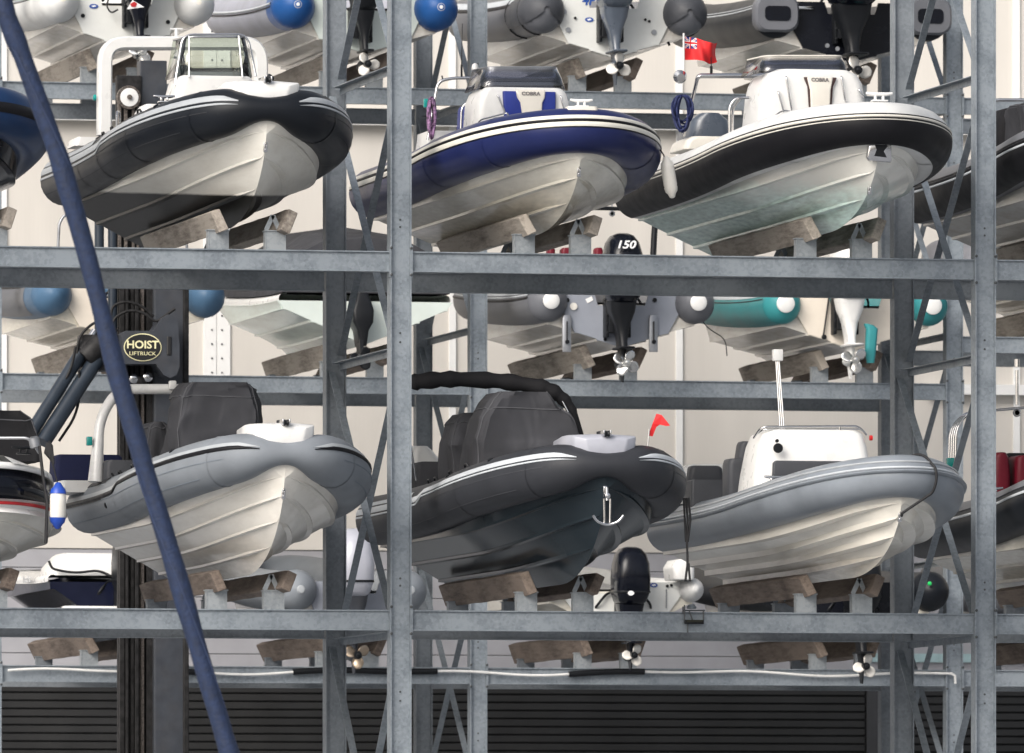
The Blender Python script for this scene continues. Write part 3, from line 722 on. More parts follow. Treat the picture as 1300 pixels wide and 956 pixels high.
# ---- wall of the shed behind
WY = 38.2
def wallmat(name, col, vscale, amt):
    m, N, L, b = new_mat(name)
    tc = N.new('ShaderNodeTexCoord'); sp = N.new('ShaderNodeSeparateXYZ'); L.new(tc.outputs['Object'], sp.inputs[0])
    w = N.new('ShaderNodeTexWave'); w.wave_type = 'BANDS'; w.bands_direction = 'X'; w.inputs['Scale'].default_value = vscale; L.new(tc.outputs['Object'], w.inputs['Vector'])
    n = N.new('ShaderNodeTexNoise'); n.inputs['Scale'].default_value = .5; n.inputs['Detail'].default_value = 6
    mp = N.new('ShaderNodeMapping'); mp.inputs['Scale'].default_value = (2.2, 1, .35); L.new(tc.outputs['Object'], mp.inputs['Vector']); L.new(mp.outputs[0], n.inputs['Vector'])
    r = N.new('ShaderNodeValToRGB'); r.color_ramp.elements[0].position = .3; r.color_ramp.elements[1].position = .7
    r.color_ramp.elements[0].color = (*[c * .90 for c in col], 1); r.color_ramp.elements[1].color = (*[min(1, c * 1.05) for c in col], 1)
    L.new(n.outputs['Fac'], r.inputs['Fac']); L.new(r.outputs[0], b.inputs['Base Color']); b.inputs['Roughness'].default_value = .6
    bp = N.new('ShaderNodeBump'); bp.inputs['Strength'].default_value = amt; bp.inputs['Distance'].default_value = .01; L.new(w.outputs['Fac'], bp.inputs['Height']); L.new(bp.outputs[0], b.inputs['Normal'])
    return m
M['clad'] = wallmat('cream_cladding', (0.585, 0.555, 0.512), 5.0, .035)
M['cladwhite'] = mat('white_flashing', (0.74, 0.74, 0.73), .5, var=.03)
M['panel'] = mat('grey_concrete_panel', (0.33, 0.33, 0.355), .8, var=.1, scale=1.5, dirt=.2)
M['plinth'] = mat('black_bitumen_plinth', (0.002, 0.002, 0.002), .9, var=.2, spec=.1)
WX0, WX1 = -60.0, 75.0
def wz(py): return P(650, py, WY).z
M['fork_frame'] = mat('dark_frame_paint', (0.035, 0.036, 0.04), .5)
W = empty('boat_shed', (10, WY, 0), 'long cream clad shed wall closing the yard behind the racks', 'building')
wl = -W.location
zg = wz(700); zp = wz(868)
mb = MB()
xs = [P(px, 400, WY).x for px in (-290, 4, 275, 574, 862, 1136, 1290)]
xs = [WX0] + xs + [WX1]
for a, b in zip(xs, xs[1:]): mb.box((a + .012, WY, zg), (b - .012, WY + .2, 26))
mb.build('cladding', 'clad', W, smooth=0, loc=wl)
mb = MB(); z = zp
k = 0
while z < zg - .02:
    z1 = min(z + .42, zg - .01); mb.box((WX0, WY + .02, z + .006), (WX1, WY + .22, z1 - .006)); z = z1
mb.build('concrete_panels', 'panel', W, smooth=0, loc=wl, bevel=.004, bseg=1)
M['shutter'] = mat('dark_roller_shutter', (0.012, 0.0125, 0.0135), .55, var=.25, scale=1.2, dirt=.3, dirtcol=(.03, .028, .026))
for px0, px1 in ((-900, -260), (-245, 420), (435, 1100), (1115, 1780), (1795, 2500)):
    mb = MB(); z = .05; xa = P(px0, 900, WY).x; xb = P(px1, 900, WY).x
    while z < zp - .13: mb.box((xa, WY + .05, z), (xb, WY + .2, z + .105)); z += .12
    mb.box((xa, WY + .12, 0), (xb, WY + .24, zp - .02)); mb.build('roller_shutter', 'shutter', W, smooth=0, loc=wl, bevel=.015, bseg=1)
for px in (-252, 428, 1108, 1788):
    mb = MB(); x = P(px, 900, WY).x; mb.box((x - .085, WY, 0), (x + .085, WY + .2, zp - .01)); mb.build('door_frame', 'fork_frame', W, smooth=0, loc=wl)
for px, w in ((275, .21), (862, .10), (1290, .10), (4, .1), (574, .1), (1136, .08)):
    x = P(px, 400, WY).x; mb = MB()
    if w > .15:
        mb.box((x - w * .95, WY - .03, zg), (x - .012, WY - .002, 26)); mb.box((x + .012, WY - .03, zg), (x + w * .95, WY - .002, 26))
        mb.box((x - .012, WY - .012, zg), (x + .012, WY - .002, 26))
    else: mb.box((x - w / 2, WY - .035, zg), (x + w / 2, WY - .002, 26))
    o = mb.build('panel_joint', 'cladwhite', W, smooth=0, loc=wl)
    if w > .15:
        bb = MB(); z = zg + .3
        while z < 19:
            for sx in (-1, 1): bb.lathe([(0, .016), (.012, .012)], (x + sx * .075, WY - .03, z), (0, -1, 0), 6)
            z += .21
        bb.build('rivet', 'bolt', o, smooth=0)
z0 = wz(158); z1 = wz(150)
mb = MB(); mb.box((WX0, WY - .22, z0), (WX1, WY - .004, z1)); mb.box((WX0, WY - .23, z0 - .06), (WX1, WY - .20, z1 + .003)); led = mb.build('ledge', 'cladwhite', W, smooth=0, loc=wl)
bb = MB(); x = P(-30, 150, WY).x
while x < P(1330, 150, WY).x: bb.lathe([(0, .014), (.012, .01)], (x, WY - .23, z0 + .02), (0, -1, 0), 6); x += .36
bb.build('rivet', 'bolt', led, smooth=0)
mb = MB(); mb.box((P(1172, 488, WY).x, WY - .16, wz(495)), (WX1, WY - .004, wz(482))); mb.build('ledge', 'cladwhite', W, smooth=0, loc=wl)
mb = MB(); mb.box((P(1090, 835, WY).x, WY - .02, wz(838)), (WX1, WY + .015, wz(827)))
M['tealstripe'] = mat('pale_teal_paint', (0.33, 0.46, 0.48), .5); mb.build('painted_stripe', 'tealstripe', W, smooth=0, loc=wl)
GF = 'boats stored bow out on the near rack'
GR = 'boats stored stern out on the far rack'
K1 = .30
def stripes(bt, m1, d0, step=None, angs=((27, 42), (17, 21.5)), taper=.18, m2=None):
    for j, (a0, a1) in enumerate(angs): bt.band(a0, a1, m2 if (j and m2) else m1, d0=d0, step=step, off=.007, taper=taper, bulge=.004)
def loops(bt, ds, ang, m='black', name='lifting_handle'):
    for d in ds:
        i = min(range(len(bt.path)), key=lambda k: abs(bt.path[k][3] - d)); c, n, rr, dd = bt.path[i]; t = V((-n.y, n.x, 0))
        p = bt.pt(i, ang, 0); a = rad(ang); o = n * math.cos(a) + UP * math.sin(a)
        mb = MB(); mb.tube([p - t * .07, p - t * .045 + o * .035, p + t * .045 + o * .035, p + t * .07], .012, 6); mb.build(name, m, bt.root)

# ================= near rack, upper tier =================
zU = Z_UP; zM = Z_MID
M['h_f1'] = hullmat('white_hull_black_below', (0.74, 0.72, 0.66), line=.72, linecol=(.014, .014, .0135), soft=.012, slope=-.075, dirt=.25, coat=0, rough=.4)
M['h_f2'] = hullmat('cream_hull', (0.72, 0.70, 0.63), line=.42, linecol=(.47, .42, .33), soft=.22, lineamt=.65, dirt=.45)
M['h_f3'] = hullmat('white_hull_pale_green_below', (0.74, 0.73, 0.68), line=.80, linecol=(.50, .67, .62), soft=.15, slope=-.07, dirt=.15, lineamt=.9)
M['h_f4'] = hullmat('white_hull', (0.76, 0.73, 0.67), line=.30, linecol=(.55, .49, .42), soft=.2, lineamt=.5, dirt=.25, rough=.2)
M['h_f5'] = hullmat('dark_green_grey_hull', (0.018, 0.026, 0.033), dirt=.3, dirtcol=(.035, .045, .05), rough=.2, coat=0)
M['h_f6'] = hullmat('ivory_hull', (0.76, 0.73, 0.66), line=.22, linecol=(.5, .44, .36), soft=.15, lineamt=.6, dirt=.25)
M['h_grey'] = hullmat('grey_white_hull', (0.55, 0.535, 0.50), dirt=.6)
M['h_dark'] = hullmat('black_hull', (0.008, 0.010, 0.016), dirt=.1, rough=.12, coat=0)
M['h_mint'] = hullmat('mint_hull', (0.60, 0.71, 0.66), dirt=.3)
M['h_greyg'] = hullmat('mid_grey_hull', (0.27, 0.29, 0.33), dirt=.2)

# F1 black tubes, white console
b = Boat('inflatable_boat', 'black tubed inflatable boat with white console, white arch and white hull darkened below the waterline', 'boat', GF, 344, -1.35, zU + K1, L=7.0, b=1.05, r=.285, zs=.83, zbow=1.16, e=2.5, pinch=.52, plen=.31, pw=2.0)
F1 = b
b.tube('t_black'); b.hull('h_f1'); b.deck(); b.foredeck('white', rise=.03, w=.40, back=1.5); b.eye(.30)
stripes(b, 'band_grey', .22, step=(3.35, 14), angs=((24, 40), (13, 18)))
b.band(30, 46, 'band_grey', d0=3.95, step=None, off=.006); b.seams((.75, 2.1, 3.6, 4.8), 't_black')
i = min(range(len(b.path)), key=lambda k: abs(b.path[k][3] + 3.0))
c, inf = b.block('console', 'white', b.L - 3.15, .75, [(150, 219, 336), (122, 222, 330), (100, 228, 322), (96, 231, 319)], .1, bevel=.015)
cc = MB(); z = inf[2][0]; cx = inf[2][1]; w = inf[2][2]
b.screen(b.L - 3.25, [(97, 228, 321), (47, 236, 312)], .55, 'glass', 'steel', lean=.12, fr=.012)
fr = MB()
for pa, pb in (((240, 98), (240, 46)), ((308, 98), (303, 46))): fr.tube([b.q(*pa, b.L - 3.12), b.q(*pb, b.L - 3.34)], .011, 8)
fr.tube(arcpts([b.q(222, 108, b.L - 3.3), b.q(232, 44, b.L - 3.4), b.q(314, 44, b.L - 3.4), b.q(325, 97, b.L - 3.3)], .12), .014, 8)
fr.build('screen_rail', 'steel', c)
uA = b.L - 4.95
def sqarch(bt, pts, u, w, d, m, name='radar_arch'):
    """square-section arch through (px, py) points at station u"""
    pl = arcpts([bt.q(x, y, u) for x, y in pts], .22, 6); secs = []
    for i_, p in enumerate(pl):
        t = (pl[min(i_ + 1, len(pl) - 1)] - pl[max(i_ - 1, 0)]).normalized(); nn = t.cross(V((0, 1, 0))).normalized()
        secs.append([p + nn * a_ * w / 2 + V((0, 1, 0)) * q_ * d / 2 for a_, q_ in ((-1, -.7), (-.7, -1), (.7, -1), (1, -.7), (1, .7), (.7, 1), (-.7, 1), (-1, .7))])
    mb = MB(); mb.loft(secs); return mb.build(name, m, bt.root, smooth=40)
ar = sqarch(b, [(132, 172), (133, 55), (330, 55), (331, 172)], uA, .15, .24, 'white')
mb = MB(); mb.lathe([(0, .035), (.03, .035), (.04, .01)], b.q(122, 124, uA), (1, 0, 0), 12); mb.build('navigation_light', 'teallight', ar)
mb = MB(); p = b.q(224, 48, uA); mb.tube([p, p + V((0, 0, .10))], .022, 8); mb.tube([p + V((-.07, 0, .10)), p + V((.07, 0, .10))], .012, 6); mb.build('aerial_bracket', 'whiteeng', ar)
s_, _ = b.block('seat', 'white', b.L - 3.9, .5, [(150, 178, 214), (140, 180, 212), (132, 186, 206)], .06)
b.pipe([b.q(148, 172, uA - .1), b.q(148, 142, uA - .1), b.q(152, 142, uA - .5), b.q(152, 172, uA - .5)], .013)
b.block('stern_deck', 'white', .9, .6, [(185, 95, 140), (174, 99, 138)], .04)
b.cleat(b.on_tube(215, 80), 'steel'); loops(b, (-2.2, -3.7, -4.2), 74)
o = MB(); o.tube([b.q(345, 100, b.L - .5), b.q(342, 97, b.L - .6)], .03, 8); o.build('bow_light', 'black', b.root)
text_mesh('Avon', 'maker_mark', 'decal_white', b.root, face_mtx(b.q(394, 146, b.L - .35) + V((0, .035, 0)), (-1, -.55, 0), (0, 0, 1)), .06, .003) if False else None

b.band(30, 37, 'decal_white', name='maker_mark', d0=.60, d1=.82, side=1); b.valve(-1.5, 58); b.valve(-4.2, 60)
M['seam_black'] = mat('black_seam', (.035, .037, .042), .6, spec=.2); M['seam_grey'] = mat('grey_seam', (.15, .175, .205), .6, spec=.2); M['seam_char'] = mat('charcoal_seam', (.055, .057, .065), .6, spec=.2)
for a_ in (-36, -2): b.band(a_, a_ + 1.6, 'seam_black', name='glued_seam', off=.003, d0=.5 if a_ > -10 else .9)
# F2 blue
b = Boat('inflatable_boat', 'navy blue tubed inflatable boat with two cream stripes and blue and cream console seat', 'boat', GF, 745, -1.7, zU + K1 - .04, L=6.5, b=1.04, r=.285, zs=.72, zbow=1.0, e=2.5, pinch=.08, plen=.8, pw=2.0)
F2 = b
b.tube('t_blue'); b.hull('h_f2'); b.deck(); b.eye(.24)
b.band(28, 39, 'band_cream', bulge=.006); b.band(20, 27.5, 'band_black', bulge=.012); b.band(7.5, 19.5, 'band_cream', bulge=.006); b.band(5, 7.5, 'band_black')
b.seams((1.1, 2.6, 4.0), 't_blue')
i0 = len(b.path) // 2
p = b.pt(i0, 90); mb = MB(); mb.loft([rrect(p.x, p.y, .34, .22, .05, p.z - .03), rrect(p.x, p.y, .33, .21, .05, p.z + .012)]); sp = mb.build('bow_pad', 'cream', b.root, smooth=40); b.cleat(p + V((0, 0, .01)), 'white', 1.05)
uc = b.L - 3.2
c, inf = b.block('console', 'white', uc, .8, [(165, 604, 728), (128, 607, 724), (116, 612, 720), (111, 618, 714)], .10, bevel=.01)
b.screen(uc - .1, [(113, 611, 719), (85, 618, 708)], .6, 'glassdark', 'alu', lean=.22, fr=.008)
st = MB(); A = b.q(641, 114, uc + .05); C = b.q(706, 150, uc + .05)
s1, _ = b.block('seat_back', 'vinylblue', uc + .06, .07, [(150, 641, 706), (116, 639, 706)], .02, bevel=.008)
s2, _ = b.block('seat_centre', 'cream', uc + .085, .07, [(150, 664, 688), (130, 661, 689), (124, 657, 692), (114, 655, 693)], .02, bevel=.01, parent=s1)
text_mesh('COBRA', 'lettering', 'decal_grey', s2, face_mtx(b.q(674, 119, uc + .09), (-1, 0, 0), (0, 0, 1)), .055, .002, 1.15, bold=.002)
for pa, pb in (((632, 121), (641, 142)), ((712, 122), (716, 138))): b.pipe([b.q(*pa, uc + .03) - V((0, .02, 0)), b.q(*pa, uc + .05), b.q(*pb, uc + .06), b.q(*pb, uc + .03)], .010)
b.pipe([b.q(645, 150, uc + .4), b.q(645, 143, uc + .5), b.q(610, 152, uc + .2), b.q(606, 158, uc + .1)], .010)
ua = b.L - 4.85
for k in (0, .09, .18): b.pipe([b.q(543, 178 , ua - k * 2), b.q(556, 103, ua - k), b.q(576, 99, ua - k), b.q(650, 99, ua - k), b.q(664, 178, ua - k * 2)], .018, name='a_frame', corner=.2)
mb = MB(); mb.box(b.q(541, 131, ua) - V((.03, .03, .05)), b.q(541, 131, ua) + V((.03, .03, .05))); mb.build('navigation_light', 'teallight', b.root, bevel=.008)
mb = MB(); p = b.q(586, 98, ua); mb.tube([p, b.q(586, 82, ua)], .012, 6); mb.tube([b.q(586, 82, ua), b.q(587, 30, ua)], [.006, .003], 6); p2 = b.q(562, 100, ua); mb.tube([p2, b.q(561, 96, ua)], .008, 6); mb.build('aerial', 'black', b.root)
mb = MB(); p = b.q(603, 98, ua); mb.tube([p, b.q(603, 91, ua)], .012, 8); mb.build('light_post', 'steel', b.root); mb = MB(); q_ = b.q(603, 86, ua); mb.lathe([(-.05, .02), (-.04, .035), (0, .04), (.04, .03), (.05, .01)], q_, (0, 0, 1), 12); mb.build('masthead_light', 'whiteeng', b.root)
us = b.L - 4.1
s_, _ = b.block('seat', 'vinylblue', us, .5, [(165, 590, 606), (136, 592, 604), (132, 595, 602)], .05)
b.pipe([b.q(585, 165, us), b.q(586, 138, us), b.q(592, 130, us), b.q(606, 130, us)], .013)
b.block('stern_locker', 'white', 1.6, .7, [(190, 542, 600), (166, 545, 590)], .05)
loops(b, (-4.3, -4.9), 70)

# F3 white over black
b = Boat('inflatable_boat', 'white topped inflatable boat with black lower tubes and a red ensign at its arch', 'boat', GF, 1124, -2.5, zU + K1 - .02, L=7.6, b=1.0, r=.285, zs=.76, zbow=1.05, e=2.6, pinch=.12, plen=.7, pw=2.0)
F3 = b
b.tube('t_white'); b.hull('h_f3'); b.deck(); b.eye(.50)
b.band(-75, 6, 'band_black', name='lower_tube_skin', off=.008, n=14); b.band(21, 24, 'band_black', off=.007); b.band(13, 20.5, 'band_cream', bulge=.012); b.band(9, 12.5, 'band_black', off=.012); b.band(5.5, 9, 'band_cream', bulge=.006)
b.seams((1.3, 3.0), 't_white')
p = b.pt(len(b.path) // 2, 90); b.cleat(p, 'white', 1.25)
u0 = b.Lh - .15
mb = MB(); A = [b.q(x, y, b.Lh + .03) for x, y in ((1105, 176), (1128, 170), (1132, 178), (1132, 206), (1104, 204), (1101, 200))]
mb.prism(A, V((0, -.08, 0))); sp = mb.build('stem_plate', 'steel', b.root, bevel=.01)
mb = MB(); mb.prism([b.q(x, y, b.Lh + .034) for x, y in ((1110, 182), (1122, 176), (1127, 186), (1122, 192), (1126, 200), (1110, 198), (1113, 190))], V((0, -.02, 0))); mb.build('plate_dark_reflection', 'black', sp)  # dark reflection in the polished plate, painted as a black panel
uc = b.L - 3.7
c, inf = b.block('console', 'white', uc, .95, [(180, 962, 1104), (120, 968, 1100), (104, 972, 1097), (93, 978, 1090), (88, 990, 1078)], .12, bevel=.01)
b.screen(uc - .12, [(92, 967, 1078), (71, 972, 1070)], .75, 'glassdark', 'cream', lean=.2, fr=.012)
s1, _ = b.block('seat_back', 'vinylbrown', uc + .05, .06, [(140, 1028, 1056), (110, 1026, 1058), (98, 1021, 1063)], .02, bevel=.008)
s2, _ = b.block('seat_centre', 'cream', uc + .075, .06, [(140, 1030, 1054), (114, 1029, 1055), (98, 1025, 1058)], .02, bevel=.01, parent=s1)
text_mesh('COBRA', 'lettering', 'decal_grey', s2, face_mtx(b.q(1041, 101.5, uc + .08), (-1, 0, 0), (0, 0, 1)), .055, .002, 1.1, bold=.002)
for pa, pb in (((988, 116), (996, 146)), ((998, 97), (1005, 140)), ((1068, 97), (1073, 128)), ((1090, 113), (1096, 122))): b.pipe([b.q(*pa, uc) - V((0, .03, 0)), b.q(*pa, uc + .04), b.q(*pb, uc + .05), b.q(*pb, uc)], .010)
b.pipe([b.q(978, 152, uc + .1), b.q(993, 140, uc + .3), b.q(1008, 142, uc + .5)], .010)
po = MB(); po.lathe([(-.01, .085), (.012, .09), (.016, .06)], V((b.q(962, 122, uc - .45).x, uc - .45, b.q(962, 122, uc - .45).z)), (1, 0, 0), 18); o = po.build('porthole', 'steel', c); o.scale = (1, .6, 1) if False else (1, 1, 1)
ua = b.L - 5.7
for k, dz in ((0, 0), (.1, .04), (.2, .02)):
    b.pipe([b.q(868, 172, ua - .5 + k), b.q(886, 97 - dz * 40, ua + k), b.q(1010, 97 - dz * 40, ua + k), b.q(1030, 172, ua - .5 + k)], .022, name='a_frame', corner=.05)
mb = MB(); p = b.q(862, 96, ua); mb.lathe([(0, .05), (.02, .075), (.06, .08), (.11, .05)], p, (0, .3, -.1), 14); mb.build('searchlight', 'steel', b.root)
FLAGP = [b.world(b.q(868, 96, ua)), b.world(b.q(868, 42, ua))]
mb = MB(); mb.tube([b.q(868, 97, ua), b.q(868, 42, ua)], .012, 8); mb.build('flag_staff', 'whiteeng', b.root)
mb = MB(); mb.tube([b.q(903, 94, ua), b.q(903, 84, ua)], .016, 6); mb.tube([b.q(903, 84, ua), b.q(902, 55, ua)], .005, 6); mb.build('aerial', 'black', b.root)
b.block('seat', 'cream', ua + .3, .8, [(190, 868, 945), (178, 872, 942), (173, 880, 938)], .08, bevel=.03)
b.pipe([b.q(926, 172, ua + 1.0), b.q(926, 135, ua + 1.0), b.q(934, 124, ua + 1.0), b.q(950, 124, ua + 1.0)], .016, name='seat_rail'); b.pipe([b.q(930, 172, ua + 1.2), b.q(930, 138, ua + 1.2), b.q(940, 124, ua + 1.4), b.q(952, 124, ua + 1.5)], .016, name='seat_rail')
c_, _ = b.block('outboard_engine', 'greyeng', -.1, .8, [(190, 884, 926), (172, 876, 932), (152, 880, 928), (143, 892, 916)], .15, bevel=.0)

# F0 far left partial
b = Boat('inflatable_boat', 'dark navy inflatable boat with glossy black hull at the upper left edge', 'boat', GF, -52, -1.3, zU + K1, L=5.9, zs=.75, zbow=1.14, e=1.6, pinch=.1)
F0 = b
b.tube('t_navy'); b.hull('h_dark'); b.deck(); b.band(-10, 14, 'band_black', bulge=.02); b.eye(.3)
b.block('console', 'white', b.L - 3.2, .8, [(150, -160, -60), (96, -150, -68)], .1)
# F3b far right partial
b = Boat('inflatable_boat', 'grey and black inflatable boat with dark seats at the upper right edge', 'boat', GF, 1466, -1.3, zU + K1, L=6.3, zs=.72, zbow=1.1, e=1.7, pinch=.1)
F7 = b
b.tube('t_mid'); b.hull('h_grey'); b.deck(); b.band(-75, 4, 'band_black', name='lower_tube_skin', off=.008, n=14); b.band(20, 24, 'band_black'); b.band(5, 10, 'band_pale', bulge=.006); b.band(12, 18, 'band_black', bulge=.01)
b.block('seat', 'coverdark', 2.4, .8, [(205, 1268, 1330), (160, 1266, 1330), (137, 1276, 1330)], .12, bevel=.03)
b.block('console_cover', 'cover', 3.2, .8, [(205, 1300, 1400), (135, 1296, 1396), (128, 1310, 1380)], .12)
b.pipe([b.q(1254, 215, 1.0), b.q(1254, 127, 1.0), b.q(1400, 127, 1.0), b.q(1400, 215, 1.0)], .02, name='radar_arch', corner=.15)

# ================= near rack, lower tier =================
b = Boat('inflatable_boat', 'pale blue-grey tubed inflatable boat with white bow plate and a grey canvas covered console', 'boat', GF, 367, -2.1, zM + .38, L=6.3, b=1.06, r=.285, zs=.88, zbow=1.25, e=2.5, pinch=.55, plen=.31, pw=2.0)
F4 = b
b.tube('t_grey'); b.hull('h_f4', ns=3, flat=.045); b.deck(); b.foredeck('white', rise=.05, w=.36, back=1.3); b.eye(.33)
b.band(24, 36, 'band_grey', d0=.21, step=(3.3, 16), off=.006, taper=.2); b.band(17, 26, 'band_black', d0=.21, step=(3.3, 16), off=.012, bulge=.008, taper=.2)
b.band(42, 58, 'band_black', d0=4.3, off=.006); b.band(-2, 3, 'band_black', d0=4.2, off=.006)
b.seams((.8, 2.2, 3.5), 't_grey')
b.valve(-1.6, 58); b.valve(-4.0, -18)
for a_ in (-40, -4): b.band(a_, a_ + 1.6, 'seam_grey', name='glued_seam', off=.003, d0=.5 if a_ > -10 else .9)
mb = MB(); ip = b.q(317, 662, b.L - 1.9); mb.lathe([(0, .03), (.03, .03), (.035, .012)], b.q(317, 661, b.L - 1.75), (.6, 1, 0), 12); mb.build('skin_fitting', 'white', b.root)
uc = b.L - 3.2
c, inf = b.block('console_cover', 'cover', uc, .8, [(610, 218, 348), (560, 224, 340), (515, 230, 333), (492, 233, 328), (485, 241, 318)], .11, bevel=.01, lean=.0)
s_, _ = b.block('seat_cover', 'cover', uc - 1.0, .6, [(610, 184, 222), (560, 185, 220), (541, 188, 216), (535, 196, 208)], .1)
ua = b.L - 4.6
mb = MB(); pl = arcpts([b.q(121, 612, ua), b.q(127, 530, ua - .05), b.q(150, 494, ua - .1), b.q(250, 494, ua - .1), b.q(300, 520, ua - .1), b.q(306, 612, ua)], .28, 7)
mb.tube(pl, [.085] + [.058] * (len(pl) - 2) + [.085], 14); ar = mb.build('radar_arch', 'white', b.root, smooth=60)
mb = MB(); p = b.q(113, 560, ua); mb.box(p - V((.035, .04, .05)), p + V((.03, .04, .05))); mb.build('navigation_light', 'teallight', ar, bevel=.012)
mb = MB(); p = b.q(219, 489, ua); mb.box(p - V((.04, .04, .05)), p + V((.04, .04, .05))); mb.build('masthead_light', 'whiteeng', ar, bevel=.015)
b.block('stern_seat', 'vinylgrey', ua + .2, .6, [(622, 132, 185), (588, 134, 180), (584, 138, 176)], .06)
b.block('stern_deck', 'white', 1.0, .9, [(625, 78, 150), (610, 80, 145)], .05)
b.block('engine_cover', 'navycover', -.3, .5, [(620, 70, 160), (580, 72, 156), (577, 76, 152)], .05)
loops(b, (-3.3, -4.1, -4.6), 72)

b = Boat('inflatable_boat', 'charcoal tubed inflatable boat with dark glossy hull, folded black bimini and a bow anchor', 'boat', GF, 775, -2.6, zM + K1 - .01, L=7.3, b=1.04, r=.285, zs=.88, zbow=1.23, e=2.5, pinch=.52, plen=.32, pw=2.0)
F5 = b
b.tube('t_char'); b.hull('h_f5'); b.deck(); fd = b.foredeck('paleeng', rise=.05, w=.38, back=1.3); b.eye(.18)
stripes(b, 'band_pale', .23, step=(3.9, 15), angs=((25, 38), (17, 21)), taper=.2); b.band(28, 38, 'band_pale', d0=4.5); b.band(18, 24, 'band_pale', d0=4.5)
b.seams((.8, 2.3, 3.9), 't_char')
b.valve(-1.6, 60); b.valve(-3.0, 58)
for dd_ in (5.2, 5.6): b.band(57, 64, 'decal_white', name='maker_mark', d0=dd_, d1=dd_ + .22, side=-1)
for a_ in (-40, 2): b.band(a_, a_ + 1.6, 'seam_char', name='glued_seam', off=.003, d0=.5 if a_ > -10 else .9)
uc = b.L - 2.9
c, inf = b.block('console_cover', 'cover', uc, .85, [(620, 600, 742), (560, 605, 738), (530, 612, 729), (508, 624, 709), (497, 634, 697)], .12, bevel=.015)
b.block('seat_cover', 'cover', uc - 1.1, .7, [(620, 574, 622), (560, 572, 618), (534, 578, 610), (524, 588, 602)], .1, bevel=.02)
ua = uc - .6
bim = MB(); pl = arcpts([b.q(500, 496, ua - .2), b.q(524, 485, ua - .2), b.q(565, 481, ua), b.q(635, 483, ua), b.q(696, 493, ua + .1), b.q(723, 512, ua + .1), b.q(737, 553, ua + .1)], .3, 6)
nb = len(pl); bim.tube(pl, [lerp(.04, .092, clamp(min(i_ / 5, (nb - i_) / 11))) * (1 + .12 * math.sin(i_ * 1.7)) for i_ in range(nb)], 12); bm_ = bim.build('folded_bimini', 'coverdark', b.root, smooth=60)
b.pipe([b.q(712, 506, ua + .15), b.q(730, 540, ua + .2), b.q(738, 580, ua + .2)], .014, name='bimini_strut'); b.pipe([b.q(510, 492, ua - .2), b.q(528, 610, ua - .3)], .014, name='bimini_strut')
cw, _ = b.block('outboard_engine', 'whiteeng', -.1, .7, [(625, 518, 570), (590, 518, 566), (572, 520, 552), (566, 526, 544)], .12)
b.block('stern_seat', 'cover', 1.5, .6, [(625, 528, 590), (590, 530, 588), (586, 536, 582)], .05)
loops(b, (-2.4, -3.2, -3.9, -4.3), 70)
mb = MB(); e = b.eyep
mb.tube([e + V((0, .03, .04)), e + V((0, .04, -.10))], .018, 8); mb.lathe([(-.04, .0), (-.03, .03), (.03, .03), (.04, .0)], e + V((0, .05, -.05)), (0, 1, 0), 12)
mb.tube([e + V((-.035, .05, -.08)), e + V((-.03, .05, -.34))], .012, 8); mb.tube([e + V((.035, .05, -.08)), e + V((.03, .05, -.34))], .012, 8)
mb.tube(arcpts([e + V((-.17, .10, -.26)), e + V((-.12, .08, -.33)), e + V((0, .05, -.37)), e + V((.12, .08, -.33)), e + V((.17, .10, -.26))], .12), [.008] + [.016] * 19 + [.016] * 2 + [.008] if False else .015, 8)
AN = empty('anchor', b.world(e), 'polished stainless grapnel anchor hanging under the bow of the charcoal boat', 'anchor', rz=b.phi)
mb.v = [tuple(V(v_) - e) for v_ in mb.v]; mb.build('shank', 'steel', AN, smooth=50)
mb = MB(); mb.lathe([(0, .05), (.015, .05), (.03, .03)], b.q(749, 675, b.L - 1.35), (.5, 1, -.2), 12); mb.build('skin_fitting', 'steel', b.root)
PEN = b.q(823, 553, b.L - .75); PENW = b.world(PEN)

b = Boat('inflatable_boat', 'silver-grey tubed inflatable boat with ivory stepped hull and white console under a stainless pole', 'boat', GF, 1153, -3.1, zM + .37, L=7.4, b=.92, r=.26, zs=.70, zbow=1.04, e=2.9, pinch=.05, plen=.8, pw=2.0)
F6 = b
b.tube('t_grey2'); b.hull('h_f6', ns=3, flat=.105); b.deck(); b.eye(.25)
b.band(38, 44, 'band_grey', bulge=.008); b.band(18, 25, 'band_pale', bulge=.014, n=6); b.band(6, 17, 't_grey2', bulge=.03, n=6)
uc = b.L - 3.1
c, inf = b.block('console', 'white', uc, 1.0, [(640, 958, 1112), (600, 962, 1110), (565, 968, 1106), (550, 974, 1102), (545, 984, 1094)], .12, bevel=.01, sweep=.25)
s1, _ = b.block('seat_pad', 'vinylgrey', uc + .04, .07, [(615, 981, 1082), (588, 982, 1080), (585, 985, 1078)], .02, bevel=.01)
b.pipe([b.q(957, 556, uc - .3), b.q(966, 542, uc - .15), b.q(1090, 541, uc - .15), b.q(1100, 552, uc - .2)], .013, corner=.1); b.pipe([b.q(962, 550, uc - .4), b.q(970, 545, uc - .3), b.q(1092, 545, uc - .3)], .010, corner=.1)
mb = MB(); p = b.q(988, 569, uc + .02); mb.lathe([(0, .055), (.02, .055), (.022, .03)], p - V((0, .02, 0)), (0, 1, .1), 16); mb.build('horn', 'black', c); mb = MB(); p = b.q(986, 560, uc - .02); mb.lathe([(0, .02), (.03, .02)], p, (0, 1, .1), 10); mb.build('deck_light', 'black', c)
mb = MB(); mb.lathe([(0, .03), (.03, .03)], b.q(1104, 556, uc - .2), (-1, 0, 0), 10); mb.build('navigation_light', 'redlight', c)
pm = MB()
for k in (-1, 0, 1): pm.tube([b.q(993 + k * 2.6, 546, uc - .3), b.q(987 + k * 1.9, 457, uc - .35)], .009, 8)
